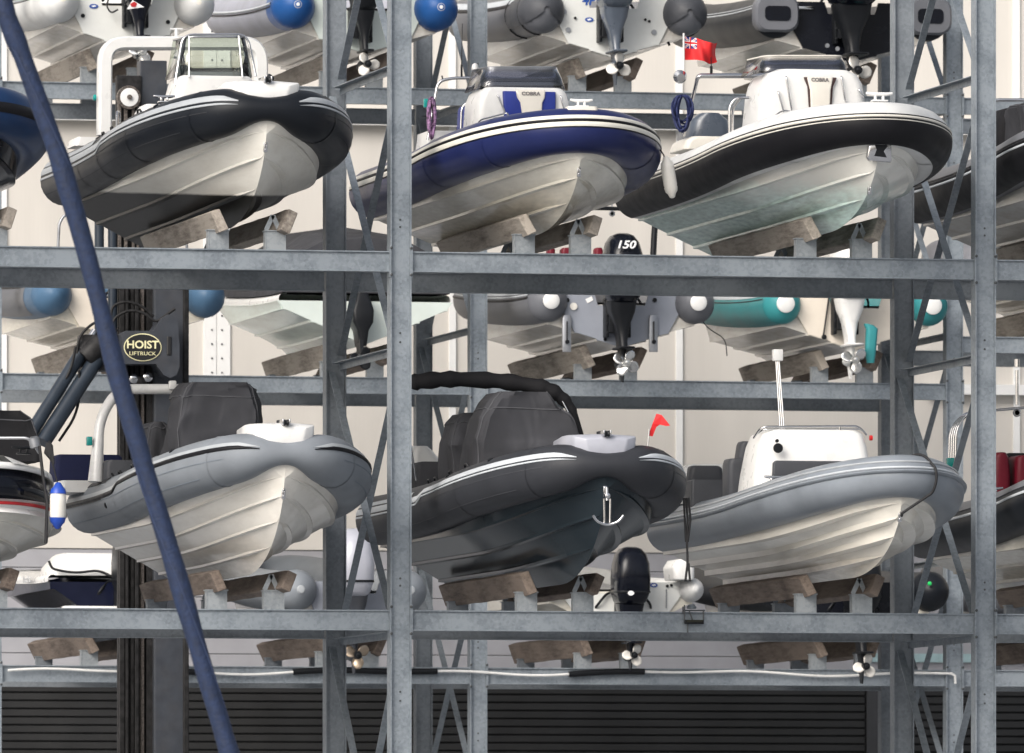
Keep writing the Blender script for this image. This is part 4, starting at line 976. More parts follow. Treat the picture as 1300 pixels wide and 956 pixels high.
pm = pm.build('light_pole', 'steel', b.root)
mb = MB(); p = b.q(987, 451, uc - .35); mb.box(p - V((.055, .05, .065)), p + V((.055, .05, .065))); mb.build('pole_light', 'whiteeng', pm, bevel=.012)
mb = MB(); mb.tube([b.q(1066, 541, uc - .15), b.q(1066, 546, uc - .15)], .012); mb.build('rail_post', 'steel', b.root)
b.block('seat', 'vinylgrey', uc - 1.1, .35, [(640, 925, 965), (590, 925, 962), (582, 927, 960)], .06, bevel=.02); b.block('seat_back', 'vinylgrey', uc - 1.3, .25, [(590, 936, 968), (565, 940, 968), (560, 942, 966)], .06, bevel=.02)
sw, _ = b.block('stern_bench', 'white', 1.1, .9, [(640, 866, 944), (596, 872, 936), (589, 880, 930)], .12, bevel=.02); b.block('bench_cushion', 'vinylgrey', 1.2, .9, [(612, 874, 920), (594, 877, 918), (591, 880, 914)], .06, bevel=.02, parent=sw); b.block('bench_side', 'vinylgrey', 1.9, .4, [(650, 878, 930), (611, 878, 930), (609, 880, 928)], .03)
b.cleat(b.pt(min(range(len(b.path)), key=lambda k: abs(b.path[k][3] - 5.0)), 85), 'steel'); b.cleat(b.on_tube(896, 95), 'steel', 1.1); b.cleat(b.on_tube(975, 105), 'steel')
mb = MB(); text_mesh('Ribs', 'lettering', 'decal_white', s1, face_mtx(b.q(1044, 594, uc + .06), (-1, 0, 0), (0, 0, 1)), .07, .002, 1.3, .3) if False else None

# F6b right lower partial with red seats
b = Boat('inflatable_boat', 'black and grey inflatable boat with dark red seats at the lower right edge', 'boat', GF, 1475, -1.6, zM + K1 + .05, L=6.5, zs=.72, zbow=1.1, e=1.7, pinch=.1)
F8 = b
b.tube('t_black'); b.hull('h_f2'); b.deck(); b.band(30, 120, 't_mid', name='upper_tube_skin', off=.008, n=14); b.band(12, 18, 'band_pale', bulge=.006)
for (l, r_, t_) in ((1262, 1284, 574), (1290, 1330, 578)): b.block('seat', 'vinylred', 2.6, .5, [(650, l, r_), (600, l, r_), (580, l + 1, r_ - 2), (t_, l + 5, r_ - 6)], .07, bevel=.02)
b.block('seat_back', 'coverdark', 2.2, .4, [(650, 1272, 1320), (582, 1274, 1318), (575, 1280, 1312)], .07, bevel=.02)
for k in (0, .12, .24, .36): b.pipe([b.q(1203 + k * 25, 640, 1.0 + k), b.q(1206 + k * 22, 545, 1.0 + k), b.q(1224 + k * 10, 524, 1.0 + k), b.q(1330, 515, 1.0 + k)], .016, name='radar_arch', corner=.25)
mb = MB(); p = b.q(1207, 588, 1.3); mb.box(p - V((.05, .04, .06)), p + V((.05, .04, .06))); mb.build('navigation_light', 'teallight', b.root, bevel=.01)
mb = MB(); mb.tube([b.q(1291, 514, 1.0), b.q(1291, 470, 1.0)], .02, 8); mb.tube([b.q(1291, 466, 1.0), b.q(1291, 456, 1.0)], .032, 8); mb.build('light_pole', 'steel', b.root); mb = MB(); mb.lathe([(-.012, .04), (0, .05), (.012, .04), (.012, .03), (-.012, .03)], b.q(1291, 524, 1.2), (0, 1, 0), 16); mb.build('ring_bolt', 'steel', b.root)
b.cleat(b.on_tube(1272, 70), 'steel')

# F0' lower-left white motor boat: no tubes, high topsides
M['h_mb'] = hullmat('white_motorboat_topside', (0.66, 0.64, 0.58), dirt=.25)
b = Boat('motor_boat', 'white day cruiser at the lower left edge with dark side windows and a red stripe', 'boat', GF, -8, -1.3, zM + .32, L=6.2, b=1.02, r=.15, zs=.60, zbow=.80, e=2.3, pinch=.0, pw=2.0)
FM = b
b.hull('h_mb'); b.band(-60, 10, 'white', name='rubbing_band', off=-.07, n=8); b.deck('white', dz=-.04, name='foredeck')
def wrap(bt, z0, z1, m, name, ins=.0, back=5.0, ins1=None):
    mb = MB(); lo = []; hi = []
    ins1 = ins if ins1 is None else ins1
    for c_, n_, r_, d in bt.path:
        if abs(d) < back: lo.append(V((c_.x, c_.y, c_.z + z0)) - n_ * ins); hi.append(V((c_.x, c_.y, c_.z + z1)) - n_ * ins1)
    mb.rows([lo, hi]); o = mb.build(name, m, bt.root, smooth=60, solid=.02); return o
wrap(b, -.035, .0, 'decal_red', 'red_stripe', -.085, 3.4)
wrap(b, .0, .36, 'blackgloss', 'side_window', .0, 5.0, .06)
o = wrap(b, .36, .43, 'white', 'coachroof_edge', .02, 5.0, .04)
mb = MB(); rows = []
for k in range(40):
    u = (b.Lc - .08) * (1 - (1 - k / 39) ** 1.4); x = b.xt(u) * .96; z = b.zt(u); rows.append([V((-x, u, z + .42)), V((-x * .6, u, z + .50)), V((0, u, z + .53)), V((x * .6, u, z + .50)), V((x, u, z + .42))])
mb.rows(rows); b2 = mb.build('coachroof', 'white', b.root, smooth=60)
b.block('windscreen_cover', 'coverdark', b.L - 2.6, 1.2, [(585, -60, 52), (560, -50, 50), (530, -42, 40), (521, -30, 28)], .12, bevel=.02)
b.pipe([b.q(-40, 570, b.L - .9), b.q(-30, 556, b.L - .7), b.q(38, 556, b.L - .4), b.q(50, 575, b.L - .5)], .018, 'alu', 'pulpit_rail')
mb = MB(); p = b.q(44, 562, b.L - .35); mb.lathe([(-.06, .04), (-.05, .06), (.05, .06), (.07, .03)], p, (.2, 0, 1), 12); mb.build('bow_light', 'alu', b.root)
b.cleat(b.q(30, 577, b.L - .6), 'black', 1.1)
# ================= far rack =================
YR = Y2 - .75
def rearboat(label, px, z, tube, hull, trans, L=6.4, b=1.0, r=.28, zs=.62, keel=.40, cone=.3, capm=None, capr=.12, transkw={}, capn=None):
    bt = Boat('inflatable_boat', label, 'boat', GR, px, YR, z + keel, L=L, b=b, r=r, zs=zs, zbow=1.05, e=1.7, pinch=.15, rear=True)
    bt.tube(tube, cone=cone); bt.hull(hull, ns=2, flat=.05); bt.deck(dz=.0); transom(bt, trans, **transkw)
    if capm:
        for sx in (-1, 1):
            mb = MB(); mb.lathe([(-.02, capr), (.015, capr), (.03, capr * .8), (.035, capr * .3)], (sx * b, -cone * 1.02, zs), (0, -1, 0), 20); mb.build('tube_end_cap', capm, bt.root, smooth=40)
    return bt
def strip(bt, a0, a1, m, off=.006, bulge=.004): return bt.band(a0, a1, m, off=off, bulge=bulge)
# --- top tier
M['trans_white'] = mat('white_transom_gelcoat', (0.64, 0.65, 0.63), .35, coat=.2, var=.05, dirt=.25, dirtcol=(.38, .35, .28), scale=3)
M['trans_grey'] = mat('grey_transom_paint', (0.25, 0.27, 0.315), .4, var=.08, dirt=.2, scale=3)
M['trans_black'] = mat('black_transom', (0.006, 0.007, 0.011), .25, spec=.2)
M['trans_mint'] = mat('mint_white_transom', (0.55, 0.61, 0.58), .35, coat=.2, var=.05, dirt=.2, dirtcol=(.5, .48, .3), scale=3)
M['trans_cream'] = mat('cream_transom', (0.66, 0.60, 0.52), .4, var=.05, dirt=.3, dirtcol=(.42, .32, .24), scale=3)
M['trans_navy'] = mat('navy_topside_paint', (0.006, 0.008, 0.022), .12, var=.1, spec=.35)
b = rearboat('white tubed inflatable boat at the top left whose black outboard bears a red diamond', 160, Z_TOP, 't_white', 'h_grey', 'trans_white', b=.93, capm='cream', capr=.045, cone=.36); R1 = b
strip(b, 28, 31, 'band_black'); strip(b, 20, 26, 'band_grey'); strip(b, 16, 18, 'band_black')
e = outboard(b, 179, 66, -.55, 'blackgloss', 'propsteel', 1.0, 'blackgloss', spin=40)
mb = MB(); mb.prism([b.q(x, y, -.78) for x, y in ((161, 12), (168, 0), (183, 9))], V((0, -.006, 0))); d = mb.build('emblem', 'decal_white', e); mb = MB(); mb.prism([b.q(x, y, -.79) for x, y in ((165, 5), (170, 2), (174, 4.5), (172, 9), (167, 8.5))], V((0, -.006, 0))); mb.build('emblem', 'decal_red', d)
def oval(bt, px, py, w, h):
    mb = MB(); p = bt.q(px, py, -.045); n = 20
    mb.prism([p + V((math.cos(2 * PI * k / n) * w, 0, math.sin(2 * PI * k / n) * h)) for k in range(n)], V((0, -.006, 0))); o = mb.build('maker_plate', 'decal_blue', bt.root, smooth=0)
    m2 = MB(); m2.prism([p + V((-.035, -.007, .004)), p + V((-.01, -.007, -.014)), p + V((.035, -.007, .002)), p + V((.01, -.007, .016))], V((0, -.002, 0))); m2.build('mark', 'decal_white', o, smooth=0)
oval(b, 119, 8, .062, .032)
b.pipe([b.q(139, -6, -.1), b.q(135, 8, -.16), b.q(141, 17, -.18), b.q(150, 12, -.2)], .012, 'ropeblack', 'transom_cable')
for px, py in ((105, 20), (213, 28)): decal_disc(b, b.q(px, py, -.045), .028, 'black')
b = rearboat('bright blue tubed inflatable boat with lilac grey sides and slim black outboard', 462, Z_TOP, 't_lilac', 'h_grey', 'trans_mint', b=.99, r=.3, capm='whiteeng', capr=.05, cone=.36); R2 = b
b.band(-178, 178, 't_sky', name='blue_tube_skin', d0=b.tot - .45, off=.004, n=28); strip(b, 5, 11, 'band_pale', .008, .01); strip(b, -2, 2, 'band_black')
for sx in (-1, 1):
    mb = MB(); rows = [[V((sx * b.b, 0, b.zs)) + V((math.cos(2 * PI * k / 24), 0, math.sin(2 * PI * k / 24))) * (b.r * f + .004) + V((0, -y, 0)) for k in range(24)] for y, f in ((.0, 1.0), (.05, 1.0), (.15, .93), (.28, .72), (.37, .35), (.40, .1))]
    mb.loft(rows); mb.build('blue_tube_end', 't_sky', b.root, smooth=60)
e = outboard(b, 465, 82, -.6, 'black', 'propwhite', .92, 'black', wid=.8, spin=92, nblades=3)
oval(b, 466, 8, .05, .025)
b = rearboat('dark grey tubed inflatable boat with blue lettering on its white transom and a grey outboard', 778, Z_TOP, 't_mid', 'h_grey', 'trans_white', b=1.0, r=.3, capm=None, transkw=dict(topz=.22)); R3 = b
strip(b, 20, 28, 'band_black'); strip(b, 30, 50, 'band_pale')
for d_ in (b.tot - .1, b.tot - .9):
    for sgn in (-1, 1):
        i = min(range(len(b.path)), key=lambda k: abs(b.path[k][3] - d_ * sgn)); c, n, rr, d = b.path[i]; mb = MB()
        mb.tube([c + (n * math.cos(2 * PI * j / 24) + UP * math.sin(2 * PI * j / 24)) * (rr + .008) for j in range(24)], .012, 6, True)
        mb.build('lashing_cord', 'ropeblack', b.root)
for sgn in (-1, 1):
    mb = MB(); mb.rows([[V((sgn * b.b, 0, b.zs)) + V((math.cos(rad(a)), 0, math.sin(rad(a)))) * (b.r * f + .012) + V((0, -y, 0)) for a in range(-35, 216, 10)] for y, f in ((-.9, 1.0), (-.4, 1.03), (.0, 1.0), (.1, .97), (.22, .80), (.33, .4), (.36, .1))])
    mb.build('tube_cover', 'vinylgrey', b.root, smooth=60)
outboard(b, 784, 84, -.6, 'greyeng', 'propwhite', 1.0, 'greyeng', spin=5)
text_mesh('4P', 'hull_number', 'decal_blue', b.root, face_mtx(b.q(747, 1, -.046), (1, 0, 0), (0, 0, 1)), .19, .002, shear=.2, bold=.004)
oval(b, 748, 25, .06, .032)
b.pipe([b.q(844, 42, .3), b.q(846, 48, .2), b.q(850, 58, .2)], .018, 'ropeblack', 'loose_strap')
for px, py in ((716, 15), (721, 38), (830, 41)): decal_disc(b, b.q(px, py, -.045), .036, 'alu')
for px, py in ((730, 23), (819, 25), (824, 27)): decal_disc(b, b.q(px, py, -.045), .018, 'black')
b = rearboat('large all black inflatable boat at the top with big black outboard and boxed tube ends', 1080, Z_TOP, 't_black', 'h_grey', 'trans_black', b=1.08, r=.31, cone=.12, L=6.8, transkw=dict(topz=.2)); R4 = b
strip(b, 18, 22, 'band_grey'); strip(b, 26, 29, 'band_grey')
for sx in (-1, 1):
    mb = MB(); mb.loft([rrect(sx * b.b, 0, .62, .5, .18, 0)] ) if False else None
    secs = []
    for y, k in ((.02, .62), (-.16, .62), (-.20, .56)):
        secs.append([V((p.x, y, p.y + b.zs + .02)) for p in rrect(sx * b.b, 0, k, k * .8, .16, 0)])
    mb.loft(secs); o = mb.build('tube_end_box', 't_mid', b.root, smooth=40); mb = MB(); mb.loft([[V((p.x, y, p.y + b.zs + .02)) for p in rrect(sx * b.b, 0, .36, .2, .06, 0)] for y in (-.19, -.212)]); mb.build('vent', 'blackgloss', o)
mb = MB(); p = b.q(1018, 10, -.05); mb.box(p + V((-.16, -.03, -.02)), p + V((.16, .0, .02))); mb.build('stern_lamp', 'steel', b.root, bevel=.008)
outboard(b, 1086, 90, -.6, 'blackgloss', 'propwhite', 1.12, 'black', wid=1.25, spin=-20)
for px, py in ((1050, 58), (1063, 62), (1080, 63)): decal_disc(b, b.q(px, py, -.3), .03, 'alu')

# --- middle tier
b = rearboat('steel blue tubed inflatable boat behind the lift truck', 162, Z_UP, 't_steel', 'h_f2', 'trans_cream', b=1.05, capm='t_steel', capr=.05, cone=.34); R5 = b
b.band(-60, 60, 't_mid', name='tube_skin', d0=1.0, d1=b.tot - .5, off=.004, n=10); strip(b, 28, 34, 'band_black')
b.pipe([b.q(73, 330, 1.2), b.q(75, 284, 1.2), b.q(82, 272, 1.2), b.q(230, 272, 1.2), b.q(240, 330, 1.2)], .02, 'alu', 'a_frame')
outboard(b, 168, 462, -.55, 'black', 'propsteel', 1.0)
b = Boat('motor_boat', 'mint and white motor boat under a dark grey tent cover', 'boat', GR, 463, YR, Z_UP + .40, L=6.6, b=1.12, r=.12, zs=.62, zbow=1.0, e=2.6, rear=True); R6 = b
b.hull('h_mint', ns=2, flat=.05, xtop=lambda u: b.xt(min(u, b.Lc)) + .10); b.band(-20, 120, 'white', name='gunwale', off=-.05, n=8); b.deck('white', dz=.05)
p = b.sec(0, xtop=lambda u: b.xt(u) + .1); mb = MB(); poly = [(x, z) for x, z in p] ; mb.prism([V((x, -.012, z)) for x, z in poly] + [V((-x, -.012, z)) for x, z in reversed(poly[1:])], V((0, -.03, 0))); mb.build('transom', 'trans_mint', b.root, smooth=25)
mb = MB(); rows = []
for k in range(12):
    u = -.1 + 4.6 * k / 11; h = .95 * math.sin(PI * clamp(.22 + .62 * k / 11)) ** .6; x = b.xt(max(u, 0)) * 1.04; z = b.zt(max(u, 0)) + .08
    rows.append([V((-x, u, z)), V((-x * .92, u, z + h * .62)), V((-x * .55, u, z + h * .93)), V((0, u, z + h + .03)), V((x * .55, u, z + h * .93)), V((x * .92, u, z + h * .62)), V((x, u, z))])
mb.loft(rows); mb.build('tent_cover', 'cover', b.root, smooth=50, bevel=.0)
mb = MB(); q0 = b.q(460, 440, -.30)
def orr(px, py, w, d): p = b.q(px, py, -.25); return rrect(p.x, p.y, w, d, .05, p.z, 5)
mb.loft([orr(459, 372, .16, .2), orr(459, 382, .22, .3), orr(458, 395, .30, .42), orr(458, 410, .28, .42), orr(458, 420, .16, .4), orr(458, 440, .10, .4)]); sd = mb.build('stern_drive', 'black', b.root, smooth=40)
mb = MB(); p = b.q(458, 455, -.4); mb.lathe([(-.12, .04), (-.1, .07), (.1, .075), (.4, .02)], p, (0, 1, 0), 14); mb.bar(p, p + V((0, .1, .3)), .05, .25, ref=(0, 1, 0)); mb.build('gearcase', 'black', sd, smooth=40)
for j in range(3):
    bl = MB(); mt = Matrix.Translation(p + V((0, -.08, 0))) @ Matrix.Rotation(rad(30 + 120 * j), 4, 'Y'); bl.rows([[mt @ q_ for q_ in r] for r in blade_rows(.17)]); bl.build('propeller_blade', 'black', sd, smooth=60, solid=.008)
b = rearboat('dark grey tubed inflatable boat with round white tube caps and a grey transom', 788, Z_UP, 't_mid', 'h_grey', 'trans_grey', b=1.03, capm='whiteeng', capr=.115, cone=.26); R7 = b
strip(b, 26, 40, 'band_pale'); strip(b, 18, 22, 'band_pale'); strip(b, 8, 14, 'band_black')
e = outboard(b, 793, 461, -.6, 'blackgloss', 'propsteel', 1.03, 'black', nblades=4, spin=30)
text_mesh('150', 'lettering', 'decal_white', e, face_mtx(b.q(794, 311, -.6 + .18 - .46), (1, 0, 0), (0, 0, 1)), .15, .006, 1.2, shear=.25, bold=.003)
for px in (719, 829):
    mb = MB(); p = b.q(px, 402, -.06); q_ = b.q(px, 447, -.12); mb.prism([p + V((-.06, 0, -.02)), p + V((-.045, 0, .02)), p + V((.045, 0, .02)), p + V((.06, 0, -.02)), q_ + V((.06, 0, 0)), q_ + V((-.06, 0, 0))], V((0, -.04, 0))); t = mb.build('trim_tab', 'alu', b.root, bevel=.006)
    mb = MB(); mb.tube([b.q(px + 1, 408, -.14), b.q(px + 1, 432, -.18)], .01, 6); mb.lathe([(0, .03), (.02, .03)], b.q(px + 1, 434, -.16), (0, -1, 0), 10); mb.build('tab_ram', 'black', t)
decal_disc(b, b.q(728, 389, -.045), .05, 'fender', 'float_switch'); decal_disc(b, b.q(768, 431, -.045), .022, 'black')
for px in (720, 831): decal_disc(b, b.q(px, 381, -.045), .03, 'black')
mb = MB(); mb.prism([b.q(x, y, -.045) for x, y in ((743, 380), (751, 376), (753, 381), (746, 385))], V((0, -.006, 0))); mb.build('maker_plate', 'decal_white', b.root)
b.pipe([b.q(700, 330, 1.4), b.q(701, 266, 1.4), b.q(745, 264, 1.4), b.q(868, 267, 1.4)], .028, 'black', 'ski_frame', corner=.1)
b.pipe([b.q(834, 272, 1.0), b.q(831, 290, .9), b.q(829, 330, .7)], .045, 'black', 'ski_frame', corner=.3)
mb = MB(); mb.tube([b.q(777, 265, 1.4), b.q(777, 256, 1.4)], .012, 6); mb.tube([b.q(772, 256, 1.4), b.q(783, 256, 1.4)], .015, 6); mb.lathe([(-.01, .035), (0, .045), (.01, .035), (.01, .025), (-.01, .025)], b.q(777, 271, 1.35), (0, 1, 0), 14); mb.build('tow_hook', 'alu', b.root)
for px, w in ((697, 9), (717, 15), (757, 10)): b.block('stern_cushion', 'vinylred', .5, .2, [(328, px - w / 2, px + w / 2), (318, px - w / 2, px + w / 2), (315.5, px - w / 3, px + w / 3)], .04)
b = rearboat('teal tubed inflatable boat with cream transom and white outboard', 1085, Z_UP, 't_teal', 'h_grey', 'trans_cream', b=1.04, r=.27, capm='whiteeng', capr=.125, cone=.26); R8 = b
strip(b, 25, 40, 'band_pale'); strip(b, 14, 17, 'band_black')
e = outboard(b, 1083, 457, -.6, 'whiteeng', 'propsteel', 1.03, 'whiteeng', spin=50)
b.pipe([b.q(1053, 372, -.06), b.q(1050, 395, -.08), b.q(1045, 428, -.08)], .012, 'ropeblack', 'transom_cable'); decal_disc(b, b.q(1046, 428, -.06), .035, 'black'); decal_disc(b, b.q(1011, 381, -.05), .03, 'alu')
b.pipe([b.q(885, 396, 1.2), b.q(897, 416, 1.1), b.q(921, 430, 1.0), b.q(923, 452, 1.0)], .008, 'ropeblack', 'mooring_line', corner=.3)
PADp = [b.world(b.q(x, y, -.5)) for x, y in ((1106, 413), (1108, 436), (1105, 459))]
b = rearboat('cream hulled boat at the far right edge, middle tier of the far rack', 1398, zr, 't_lilac', 'h_f2', 'trans_cream', b=1.0); R9 = b

# --- bottom tier
b = Boat('motor_boat', 'navy and white sports boat with glossy transom and white swim deck at the lower left', 'boat', GR, 160, YR, Z_MID + .36, L=6.4, b=1.0, r=.1, zs=.78, zbow=1.05, e=2.6, rear=True); R10 = b
b.hull('trans_navy', ns=2, flat=.05, xtop=lambda u: b.xt(min(u, b.Lc)) + .05); b.band(-20, 130, 'white', name='gunwale', off=-.03, n=8); b.deck('white', dz=.06)
p = b.sec(0, xtop=lambda u: b.xt(u) + .05); mb = MB(); mb.prism([V((x, -.012, z)) for x, z in p] + [V((-x, -.012, z)) for x, z in reversed(p[1:])], V((0, -.03, 0))); mb.build('transom', 'trans_navy', b.root, smooth=25)
mb = MB(); mb.box((-.9, -.30, .36), (.9, -.045, .42)); mb.build('swim_platform', 'white', b.root, bevel=.02)
mb = MB(); mb.loft([rrect(0, .55, 2.0, 1.1, .1, .84), rrect(0, .55, 1.98, 1.08, .1, .96), rrect(0, .6, 1.7, .9, .1, 1.12), rrect(0, .6, 1.6, .8, .1, 1.15)]); mb.build('stern_deck', 'white', b.root, smooth=40)
mb = MB(); p0 = b.q(64, 716, -.1); mb.tube(arcpts([b.q(62, 712, -.06), b.q(66, 722, -.06), b.q(84, 726, -.06), b.q(100, 727, -.06), b.q(125, 724, -.06), b.q(142, 732, -.06)], .1), .018, 6); mb.build('mooring_line', 'ropeblack', b.root)
outboard(b, 168, 826, -.6, 'black', 'propwhite', .95, spin=70)
text_mesh('Yacht', 'lettering', 'decal_white', b.root, face_mtx(b.q(36, 736, 1.3) + V((-.03, 0, 0)), (.0, -1, 0), (0, 0, 1)), .13, .004, 2.0)
b = rearboat('blue-grey tubed inflatable boat with pale engine cowl and bronze propeller on the lowest tier', 446, Z_MID, 't_grey', 'h_grey', 'trans_grey', b=.76, capm='band_grey', capr=.06); R11 = b
outboard(b, 452, 832, -.6, 'paleeng', 'bronze', 1.0, 'fork', spin=-65)
b = rearboat('white tubed inflatable boat with white transom and black outboard on the lowest far tier', 788, Z_MID, 't_white', 'h_f2', 'trans_white', b=.98, r=.17, zs=.66, transkw=dict(topz=.10)); R12 = b
e = outboard(b, 803, 832, -.6, 'blackgloss', 'propwhite', .86, 'blackgloss', spin=150, wid=1.15)
mb = MB(); p = b.q(801, 753, -.86); mb.prism([p + V((math.cos(2 * PI * k / 20) * .045, 0, math.sin(2 * PI * k / 20) * .032)) for k in range(20)], V((0, -.006, 0))); mb.build('emblem', 'decal_white', e, smooth=0)
oval(b, 830, 743, .055, .03); decal_disc(b, b.q(847, 744, -.045), .02, 'black'); decal_disc(b, b.q(852, 743, -.045), .02, 'black')
b.block('stern_seat', 'white', .3, .7, [(738, 842, 868), (722, 840, 868), (712, 846, 862)], .08, bevel=.02); b.pipe([b.q(846, 748, -.06), b.q(846, 772, -.06)], .008, 'alu', 'drain_pipe')
b = rearboat('black tubed inflatable boat with black outboard and a green reflector on the lowest far tier', 1084, Z_MID, 't_black', 'h_f2', 'trans_black', b=1.06, r=.28, zs=.66); R13 = b
outboard(b, 1097, 846, -.6, 'black', 'propwhite', .95, spin=20)
mb = MB(); p = b.q(1180, 741, -.35); mb.lathe([(0, .03), (.02, .03), (.04, .015)], p, (0, -1, 0), 10)
M['greenlamp'] = mat('green_reflector', (0.02, 0.5, 0.12), .3); mb.build('reflector', 'greenlamp', b.root)
b = rearboat('pale hulled inflatable boat at the lower right edge, on the lowest far tier', 1392, Z_MID, 't_mid', 'h_f2', 'trans_cream', b=1.0); R14 = b

# ---- bunks
def cxp(px, Y): return P(px, 500, Y).x
for px, zl in ((312, Z_UP), (700, Z_UP), (1057, Z_UP), (-42, Z_UP), (1430, Z_UP), (310, Z_MID), (703, Z_MID), (1057, Z_MID), (-42, Z_MID), (1430, Z_MID)):
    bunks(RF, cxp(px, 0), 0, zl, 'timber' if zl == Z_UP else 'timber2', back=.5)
for px, zl in ((142, Z_TOP), (445, Z_TOP), (761, Z_TOP), (1060, Z_TOP), (146, Z_UP), (446, Z_UP), (768, Z_UP), (1068, Z_UP), (1380, zr), (142, Z_MID), (440, Z_MID), (768, Z_MID), (1066, Z_MID), (1374, Z_MID)):
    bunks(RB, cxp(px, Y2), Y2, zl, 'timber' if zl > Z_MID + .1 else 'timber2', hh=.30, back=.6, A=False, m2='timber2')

# ================= loose things =================
# red ensign
a0, a1 = FLAGP; fl = empty('flag', a0, 'red ensign with a union canton flying from the white staff on the arch', 'flag')
mb = MB(); top = P(869, 46, a1.y); wv = P(912, 46, a1.y) - top; NX, NY = 56, 34; hgt = top.z - P(869, 76, a1.y).z; Wd = wv.length
pts = []
for j in range(NY + 1):
    for i in range(NX + 1):
        t = i / NX; v = j / NY; x = top.x + Wd * t * (1 - .04 * math.sin(v * 3)); dy = .07 * math.sin(t * 7 + v * 1.2) * t ** .6 + .03 * math.sin(t * 15 - v * 3) * t
        z = top.z - hgt * v - .05 * t * (1 - v) + .03 * math.sin(t * 6.5) * t - .02 * t
        pts.append(V((x, top.y + dy, z)) - a0)
fs = []; ms = []
for j in range(NY):
    for i in range(NX):
        o = j * (NX + 1) + i; fs.append((o, o + 1, o + NX + 2, o + NX + 1)); u = (i + .5) / (NX * .38); w = (j + .5) / (NY * .5); m_ = 0
        if u < 1 and w < 1:
            m_ = 1; dx = abs(u - .5) * 2; dy = abs(w - .5) * 2
            if abs(dx - dy) < .22: m_ = 2
            if abs(dx - dy) < .08: m_ = 0
            if dx < .17 or dy < .24: m_ = 2
            if dx < .10 or dy < .14: m_ = 0
        ms.append(m_)
mb.v = [tuple(p) for p in pts]; mb.f = fs; mb.m = ms; mb.build('cloth', ['red', 'flagblue', 'flagwhite'], fl, smooth=60, recalc=False)
# red pennant
pn = empty('pennant', PENW, 'small red pennant on a short wire at the bow of the charcoal boat', 'flag')
def pp(px, py): return P(px, py, PENW.y) - PENW
mb = MB(); mb.tube([pp(821, 578), pp(824, 545)], .010, 6); mb.build('wire', 'steel', pn)
mb = MB(); out = [(823, 553), (829, 538), (834, 525), (840, 527), (850, 540.5), (845, 541), (838, 539), (834, 542), (829, 554)]
mb.add([pp(x, y) + V((0, .03 * math.sin(k * 1.1), 0)) for k, (x, y) in enumerate(out)], [tuple(range(len(out)))]); mb.build('cloth', 'red', pn, solid=.006, smooth=0)
# fenders
def fender(label, p0, p1, r, m, capm, rope_to):
    p0 = V(p0); p1 = V(p1); o = empty('fender', p1, label, 'fender'); L = (p1 - p0).length; ax = (p1 - p0).normalized(); mb = MB()
    mb.lathe([(0, r * .25), (.01, r * .5), (.05, r * .85), (.1, r), (L - .1, r), (L - .05, r * .85), (L - .01, r * .5), (L, r * .25)], p0 - p1, ax, 20); b_ = mb.build('body', m, o, smooth=50)
    for e_, s_ in ((p0 - p1, 1), (V((0, 0, 0)), -1)):
        mb = MB(); a_ = e_ + ax * s_ * -.05; mb.lathe([(0, .012), (.01, .03), (.05, r * .62), (.075, r * .9), (.125, r * 1.03)], a_, ax * s_, 16); mb.build('end_cap', capm, b_, smooth=50)
    mb = MB(); mb.tube([V(q) - p1 for q in rope_to] + [p0 - p1], .008, 6); mb.build('lanyard', 'ropeblack', o)
f2 = lambda x, y, d=0: F2.world(F2.q(x, y, F2.L - 1.15 + d))
fender('white fender hanging from the right bow of the navy blue boat', f2(846, 204), f2(853, 246), .075, 'fender', 'fender', [f2(838, 190), f2(842, 196)])
fm = lambda x, y: FM.world(FM.q(x, y, FM.L - .3))
fender('white fender with bright blue ends hanging beside the lower left cruiser', fm(74, 618), fm(73, 666), .088, 'fender', 'fenderblue', [fm(60, 566), fm(66, 585)])
# mooring ropes on the cruiser bow
rp = MB(); o0 = fm(55, 570)
rp.tube([fm(50, 566) - o0, fm(54, 600) - o0, fm(60, 640) - o0, fm(58, 690) - o0], .018, 6)
for k in range(5): rp.tube([fm(60 + k, 562) - o0, fm(57 + k * 2, 575 + k * 2) - o0, fm(64 + k, 585 + k) - o0, fm(66, 566) - o0, fm(62, 560) - o0], .012, 6)
ro = rp.build('rope', 'ropeblack', None, loc=o0); tag(ro, 'black mooring rope hanging from the bow of the lower left cruiser', 'rope')
# rope coil on the flag arch
def coil(label, cx, cy, w, h, bt, u, m, n=6, r=.011, seed=1):
    random.seed(seed); mb = MB(); o = bt.world(bt.q(cx, cy, u)); pts = []
    for k in range(n):
        ww = w * random.uniform(.6, 1.1); hh = h * random.uniform(.75, 1.08); ox = random.uniform(-.25, .25) * w
        for j in range(16):
            a = 2 * PI * j / 16
            pts.append(bt.world(bt.q(cx + ox + ww * math.sin(a), cy - h + hh * (1 - math.cos(a)), u + .08 * math.sin(a * 2 + k) + .10)) - o)
    mb.tube(pts, r, 6); x = mb.build('rope', m, None, loc=o, smooth=60); tag(x, label, 'rope'); return x
coil('navy blue rope coiled on the arch leg below the red ensign', 867, 143, 11, 22, F3, F3.L - 5.7 + .1, 'ropeblue', 8, .013)
coil('purple and white rope bundle tied to the frame of the navy blue boat', 548, 148, 4.5, 24, F2, F2.L - 4.85 + .15, 'ropepurple', 9, .016, 3)
